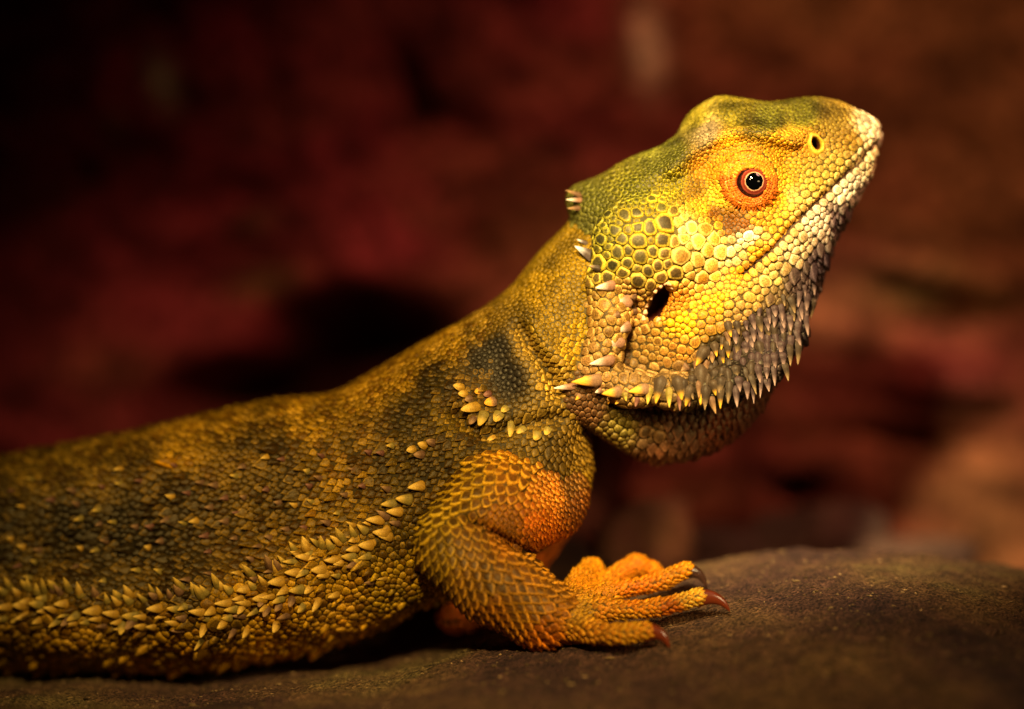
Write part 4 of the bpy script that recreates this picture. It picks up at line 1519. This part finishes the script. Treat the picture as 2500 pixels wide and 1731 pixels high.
# ---------------------------------------------------------------- rock the animal stands on
def ground_z(x, Y):
    xs = x + CX
    base = np.interp(xs, [-3000, 400, 900, 1150, 1326, 1500, 1626, 1750, 2000, 2300, 2600, 3200, 5000],
                     [-850, -842, -800, -745, -716, -696, -664, -632, -602, -604, -640, -730, -1000])
    sb = np.interp(xs, [400, 1100, 1400, 1600, 2200, 2600], [0.02, 0.05, 0.22, 0.36, 0.32, 0.26])
    sf = np.interp(xs, [400, 1100, 1500, 2600], [0.04, 0.08, 0.34, 0.30])
    up = np.where(Y > 0, 300 * np.tanh(Y / 300.0) * sb, Y * sf)
    drop = np.clip(Y - np.interp(xs, [1250, 1650], [1500, 420]), 0, None)
    back = np.clip((Y - 620) / 500.0, 0, 1)
    up = up + np.interp(xs, [1250, 1600], [1, 0]) * 230 * back * back * (3 - 2 * back)
    z = base + up - 95 * np.tanh(0.0011 * drop ** 2 / (1 + drop / 900.0) / 95)
    return z


xs_ = np.concatenate([np.arange(-4200, -1700, 60), np.arange(-1700, 1700, 8), np.arange(1700, 4200, 60)])
ys_ = np.concatenate([np.arange(-2600, -900, 60), np.arange(-900, 640, 8), np.arange(640, 2700, 50)])
GX, GY = np.meshgrid(xs_, ys_, indexing='ij')
GZ = ground_z(GX, GY)
PP = np.stack([GX, GY, np.zeros_like(GX)], -1)
away = np.clip((np.hypot(GX - 250, GY) - 0) / 500, 0, 1)
GZ = GZ + fbm(PP / 260.0, 3, 31) * 46 * away + fbm(PP / 70.0, 3, 41) * 16 + fbm(PP / 26.0, 2, 51) * 9 + fbm(PP / 11.0, 2, 57) * 5
pit = np.clip(vnoise(PP / 52.0, 77) - 0.86, 0, 1) * 7
GZ = GZ - pit * 16
nx_, ny_ = GX.shape
ii = np.arange(nx_ * ny_).reshape(nx_, ny_)
gq = np.stack([ii[:-1, :-1], ii[1:, :-1], ii[1:, 1:], ii[:-1, 1:]], -1).reshape(-1, 4)


def mat_rock(name, colors, s1, s2, bump=0.5, rough=0.85, grain=900.0, dist=0.0006):
    m, nt, b = new_mat(name)
    tc = add(nt, 'ShaderNodeTexCoord')
    n1 = add(nt, 'ShaderNodeTexNoise')
    n1.inputs['Scale'].default_value = s1
    n1.inputs['Detail'].default_value = 6
    n1.inputs['Roughness'].default_value = 0.62
    nt.links.new(tc.outputs['Object'], n1.inputs['Vector'])
    cr = add(nt, 'ShaderNodeValToRGB')
    el = cr.color_ramp.elements
    while len(el) < len(colors):
        el.new(0.5)
    for e, (p, c_) in zip(el, colors):
        e.position = p
        e.color = (*srgb(c_), 1)
    nt.links.new(n1.outputs['Fac'], cr.inputs[0])
    n2 = add(nt, 'ShaderNodeTexNoise')
    n2.inputs['Scale'].default_value = s2
    n2.inputs['Detail'].default_value = 5
    n2.inputs['Roughness'].default_value = 0.7
    nt.links.new(tc.outputs['Object'], n2.inputs['Vector'])
    mr = add(nt, 'ShaderNodeMapRange')
    mr.inputs['From Min'].default_value = 0.3
    mr.inputs['From Max'].default_value = 0.7
    mr.inputs['To Min'].default_value = 0.45
    mr.inputs['To Max'].default_value = 1.5
    nt.links.new(n2.outputs['Fac'], mr.inputs['Value'])
    n3 = add(nt, 'ShaderNodeTexNoise')
    n3.inputs['Scale'].default_value = grain * 3
    n3.inputs['Detail'].default_value = 2
    nt.links.new(tc.outputs['Object'], n3.inputs['Vector'])
    m3 = add(nt, 'ShaderNodeMapRange')
    m3.inputs['From Min'].default_value = 0.35
    m3.inputs['From Max'].default_value = 0.7
    m3.inputs['To Min'].default_value = 0.45
    m3.inputs['To Max'].default_value = 1.75
    nt.links.new(n3.outputs['Fac'], m3.inputs['Value'])
    mu = add(nt, 'ShaderNodeMath', operation='MULTIPLY')
    nt.links.new(mr.outputs['Result'], mu.inputs[0])
    nt.links.new(m3.outputs['Result'], mu.inputs[1])
    sc = add(nt, 'ShaderNodeVectorMath', operation='SCALE')
    nt.links.new(cr.outputs[0], sc.inputs[0])
    nt.links.new(mu.outputs[0], sc.inputs['Scale'])
    nt.links.new(sc.outputs[0], b.inputs['Base Color'])
    ad = add(nt, 'ShaderNodeMath', operation='ADD')
    nt.links.new(n2.outputs['Fac'], ad.inputs[0])
    nt.links.new(n3.outputs['Fac'], ad.inputs[1])
    bp = add(nt, 'ShaderNodeBump')
    bp.inputs['Strength'].default_value = bump
    bp.inputs['Distance'].default_value = dist
    nt.links.new(ad.outputs[0], bp.inputs['Height'])
    nt.links.new(bp.outputs['Normal'], b.inputs['Normal'])
    b.inputs['Roughness'].default_value = rough
    b.inputs['Specular IOR Level'].default_value = 0.25
    return m


M_GROUND = mat_rock('ground_rock', [(0.34, (58, 33, 28)), (0.46, (90, 58, 40)), (0.56, (114, 80, 46)), (0.66, (128, 102, 52))], 22, 330, bump=1.0, dist=0.0022, grain=620.0)
g = mesh_obj('rock_ground', np.stack([GX, GY, GZ], -1).reshape(-1, 3), gq, M_GROUND)
g['kind'] = 'structure'
g['label'] = 'brown and olive rough rock slab under the lizard'

# loose grit on the slab
ng = 4200
gxs = rng.uniform(-1350, 1500, ng)
gys = rng.uniform(-620, 430, ng)
ix = np.clip(np.searchsorted(xs_, gxs), 0, nx_ - 1)
iy = np.clip(np.searchsorted(ys_, gys), 0, ny_ - 1)
gr = np.exp(rng.normal(0.75, 0.5, ng))
octa = np.array([(1, 0, 0), (-1, 0, 0), (0, 1, 0), (0, -1, 0), (0, 0, 1), (0, 0, -1)], float)
of = np.array([(0, 2, 4), (2, 1, 4), (1, 3, 4), (3, 0, 4), (2, 0, 5), (1, 2, 5), (3, 1, 5), (0, 3, 5)])
GVv = octa[None] * gr[:, None, None] * rng.uniform(0.6, 1.3, (ng, 6, 1)) * np.array([1.2, 1.0, 0.7])
GVv = GVv + np.stack([xs_[ix], ys_[iy], GZ[ix, iy] + gr * 0.3], 1)[:, None, :]
gcol = (srgb((120, 92, 58))[None] * np.exp(rng.normal(-0.25, 0.6, (ng, 1))))[:, None, :].repeat(6, 1)
m_grit = mat_scales('grit_grains', rough=0.7, spec=0.3, grain=6000.0)
grit = mesh_obj('grit', GVv.reshape(-1, 3), (of[None] + (np.arange(ng) * 6)[:, None, None]).reshape(-1, 3), m_grit, None, gcol.reshape(-1, 3), smooth=False)
grit['kind'] = 'stuff'
grit['label'] = 'loose brown grit scattered over the rock slab'

# ---------------------------------------------------------------- rock wall behind
wx = np.arange(-5200, 5200, 26)
wz = np.arange(-2600, 2600, 26)
WX, WZ = np.meshgrid(wx, wz, indexing='ij')
PW = np.stack([WX, WZ * 1.5 + WX * 0.25, np.zeros_like(WX)], -1)
WY = 1800 + fbm(PW / 620.0, 4, 61) * 240 - np.abs(fbm(PW / 300.0, 3, 71)) * 140 + fbm(PW / 90.0, 3, 81) * 60
k_ = 1 + 1800 / DS


def hollow(sx, sy, rx, ry, depth, rot=0.0):
    global WY
    dx, dz = WX - (sx - CX) * k_, WZ - (CY - sy) * k_
    c_, s_ = math.cos(rot), math.sin(rot)
    u, v = dx * c_ + dz * s_, -dx * s_ + dz * c_
    WY = WY + depth * np.exp(-((u / (rx * k_)) ** 2 + (v / (ry * k_)) ** 2) ** 1.5)


hollow(880, 830, 190, 95, 1500)
hollow(640, 960, 220, 80, 1500, 0.1)
hollow(1950, 1200, 45, 30, 260)
hollow(1440, 1190, 60, 150, 1000)
hollow(1620, 1335, 170, 30, 500)
hollow(2080, 560, 150, 26, 110, -0.35)
hollow(2300, 790, 170, 22, 100, 0.05)
hollow(2060, 870, 130, 26, 90, -0.1)
hollow(2250, 1080, 190, 36, 110, -0.1)
hollow(980, 220, 60, 110, 130, 0.3)
hollow(1080, 320, 110, 60, 110, 0.0)
hollow(560, 480, 120, 50, 130, 0.2)
hollow(500, 640, 60, 40, 130, 0.2)
hollow(1160, 590, 50, 40, 110, 0.2)
hollow(580, 600, 80, 40, 130, -0.2)
hollow(2300, 930, 160, 60, -160, -0.1)
hollow(2250, 650, 190, 60, -200, -0.25)
nx_, nz_ = WX.shape
ii = np.arange(nx_ * nz_).reshape(nx_, nz_)
wq = np.stack([ii[:-1, :-1], ii[1:, :-1], ii[1:, 1:], ii[:-1, 1:]], -1).reshape(-1, 4)
# mineral colour of the wall: dark red stone with ochre veins and a few pale stains
sxw, syw = WX / k_ + CX, CY - WZ / k_
och = np.clip(0.5 + 1.6 * fbm(np.stack([WX / 700.0, WZ / 380.0, np.zeros_like(WX)], -1), 4, 91) + (sxw - 1800) / 2300.0, 0, 1)
red, ocr = srgb((116, 36, 40)), srgb((108, 74, 38))
wc = red * (1 - och[..., None]) + ocr * och[..., None]
for (sx, sy, rx, ry, rot, col, a) in [(1580, 110, 34, 85, -0.1, (235, 205, 145), 0.95), (400, 200, 30, 62, -0.35, (190, 190, 130), 0.85),
                                      (650, 690, 90, 34, -0.2, (108, 84, 42), 0.6), (285, 305, 30, 40, 0, (110, 96, 44), .5),
                                      (620, 540, 60, 30, -.3, (112, 74, 46), .5), (2330, 735, 190, 26, 0.05, (132, 102, 48), .6)]:
    c_, s_ = math.cos(rot), math.sin(rot)
    u, v = (sxw - sx) * c_ + (syw - sy) * s_, -(sxw - sx) * s_ + (syw - sy) * c_
    f = (a * np.exp(-((u / rx) ** 2 + (v / ry) ** 2)))[..., None]
    wc = wc * (1 - f) + srgb(col) * f
uu_, vv_ = WX * 0.94 + WZ * 0.34, -WX * 0.34 + WZ * 0.94
wc = wc * np.clip(1 + 1.5 * fbm(PW / 120.0, 3, 97) + 1.1 * fbm(np.stack([uu_ / 320.0, vv_ / 90.0, uu_ * 0], -1), 3, 99), 0.25, 2.2)[..., None]
m_wall = mat_scales('wall_rock', rough=0.9, spec=0.15, grain=300.0, bump=0.6, speck=0.5)
wall = mesh_obj('rock_wall', np.stack([WX, WY, WZ], -1).reshape(-1, 3), wq, m_wall, None, np.clip(wc, 0.002, 1).reshape(-1, 3))
wall['kind'] = 'structure'
wall['label'] = 'dark red rock wall behind the lizard'


# ---------------------------------------------------------------- loose stones between slab and wall
def stone(sx, sink, Y, r, squash, seed, mat, label):
    Vs, Fs = [], []
    nu, nv = 28, 16
    for j in range(nv + 1):
        th = math.pi * j / nv
        for i in range(nu):
            p = 2 * math.pi * i / nu
            Vs.append((math.sin(th) * math.cos(p), math.sin(th) * math.sin(p), math.cos(th)))
    Vs = np.array(Vs)
    f = 1 + 0.75 * fbm(Vs * 1.3 + seed * 3.7, 3, seed)
    Vs = np.sign(Vs) * np.abs(Vs) ** 0.6 * f[:, None]
    cr, sr = math.cos(seed * 0.9), math.sin(seed * 0.9)
    Vs = np.stack([Vs[:, 0] * cr - Vs[:, 1] * sr, Vs[:, 0] * sr + Vs[:, 1] * cr, Vs[:, 2] + Vs[:, 0] * 0.35 * cr], 1)
    Vs = Vs * np.array(squash) * r
    q = np.array([(j * nu + i, (j + 1) * nu + i, (j + 1) * nu + (i + 1) % nu, j * nu + (i + 1) % nu) for j in range(nv) for i in range(nu)])
    w = W(sx, 0, Y)
    w[2] = ground_z(np.array(w[0]), np.array(float(Y))) + r * squash[2] * sink
    Vs = Vs + w
    o = mesh_obj('stone', Vs, q, mat)
    o['label'] = label
    o['category'] = 'stone'
    o['group'] = 'loose stones between slab and wall'
    return o


M_RUBBLE = mat_rock('stone_dark', [(0.35, (58, 32, 27)), (0.5, (70, 44, 33)), (0.65, (82, 58, 40))], 24, 90)
M_STONE = mat_rock('stone_brown', [(0.35, (110, 62, 48)), (0.5, (142, 96, 62)), (0.65, (160, 124, 76))], 24, 90)
stone(1572, 0.75, 1150, 140, (1.0, 1.0, 0.95), 3, M_STONE, 'large brown block of stone below the lizard throat, behind its foot')
stone(1760, 0.6, 1250, 98, (1.2, 1.0, 0.7), 5, M_RUBBLE, 'small flat stone leaning right of the large brown block')
stone(1885, 0.6, 1400, 90, (1.0, 1.0, 0.9), 7, M_RUBBLE, 'small round stone between two dark gaps above the slab edge')
stone(2030, 0.7, 1450, 105, (1.3, 1.0, 0.9), 9, M_RUBBLE, 'blurred reddish stone behind the crest of the slab')
stone(2230, 0.45, 1350, 92, (1.8, 1.0, 0.7), 12, M_RUBBLE, 'wide low stone behind the slab crest at right')
print('tris', sum(sum(len(p.vertices) - 2 for p in m.polygons) for m in bpy.data.meshes))
print('done', round(time.time() - T0, 1))
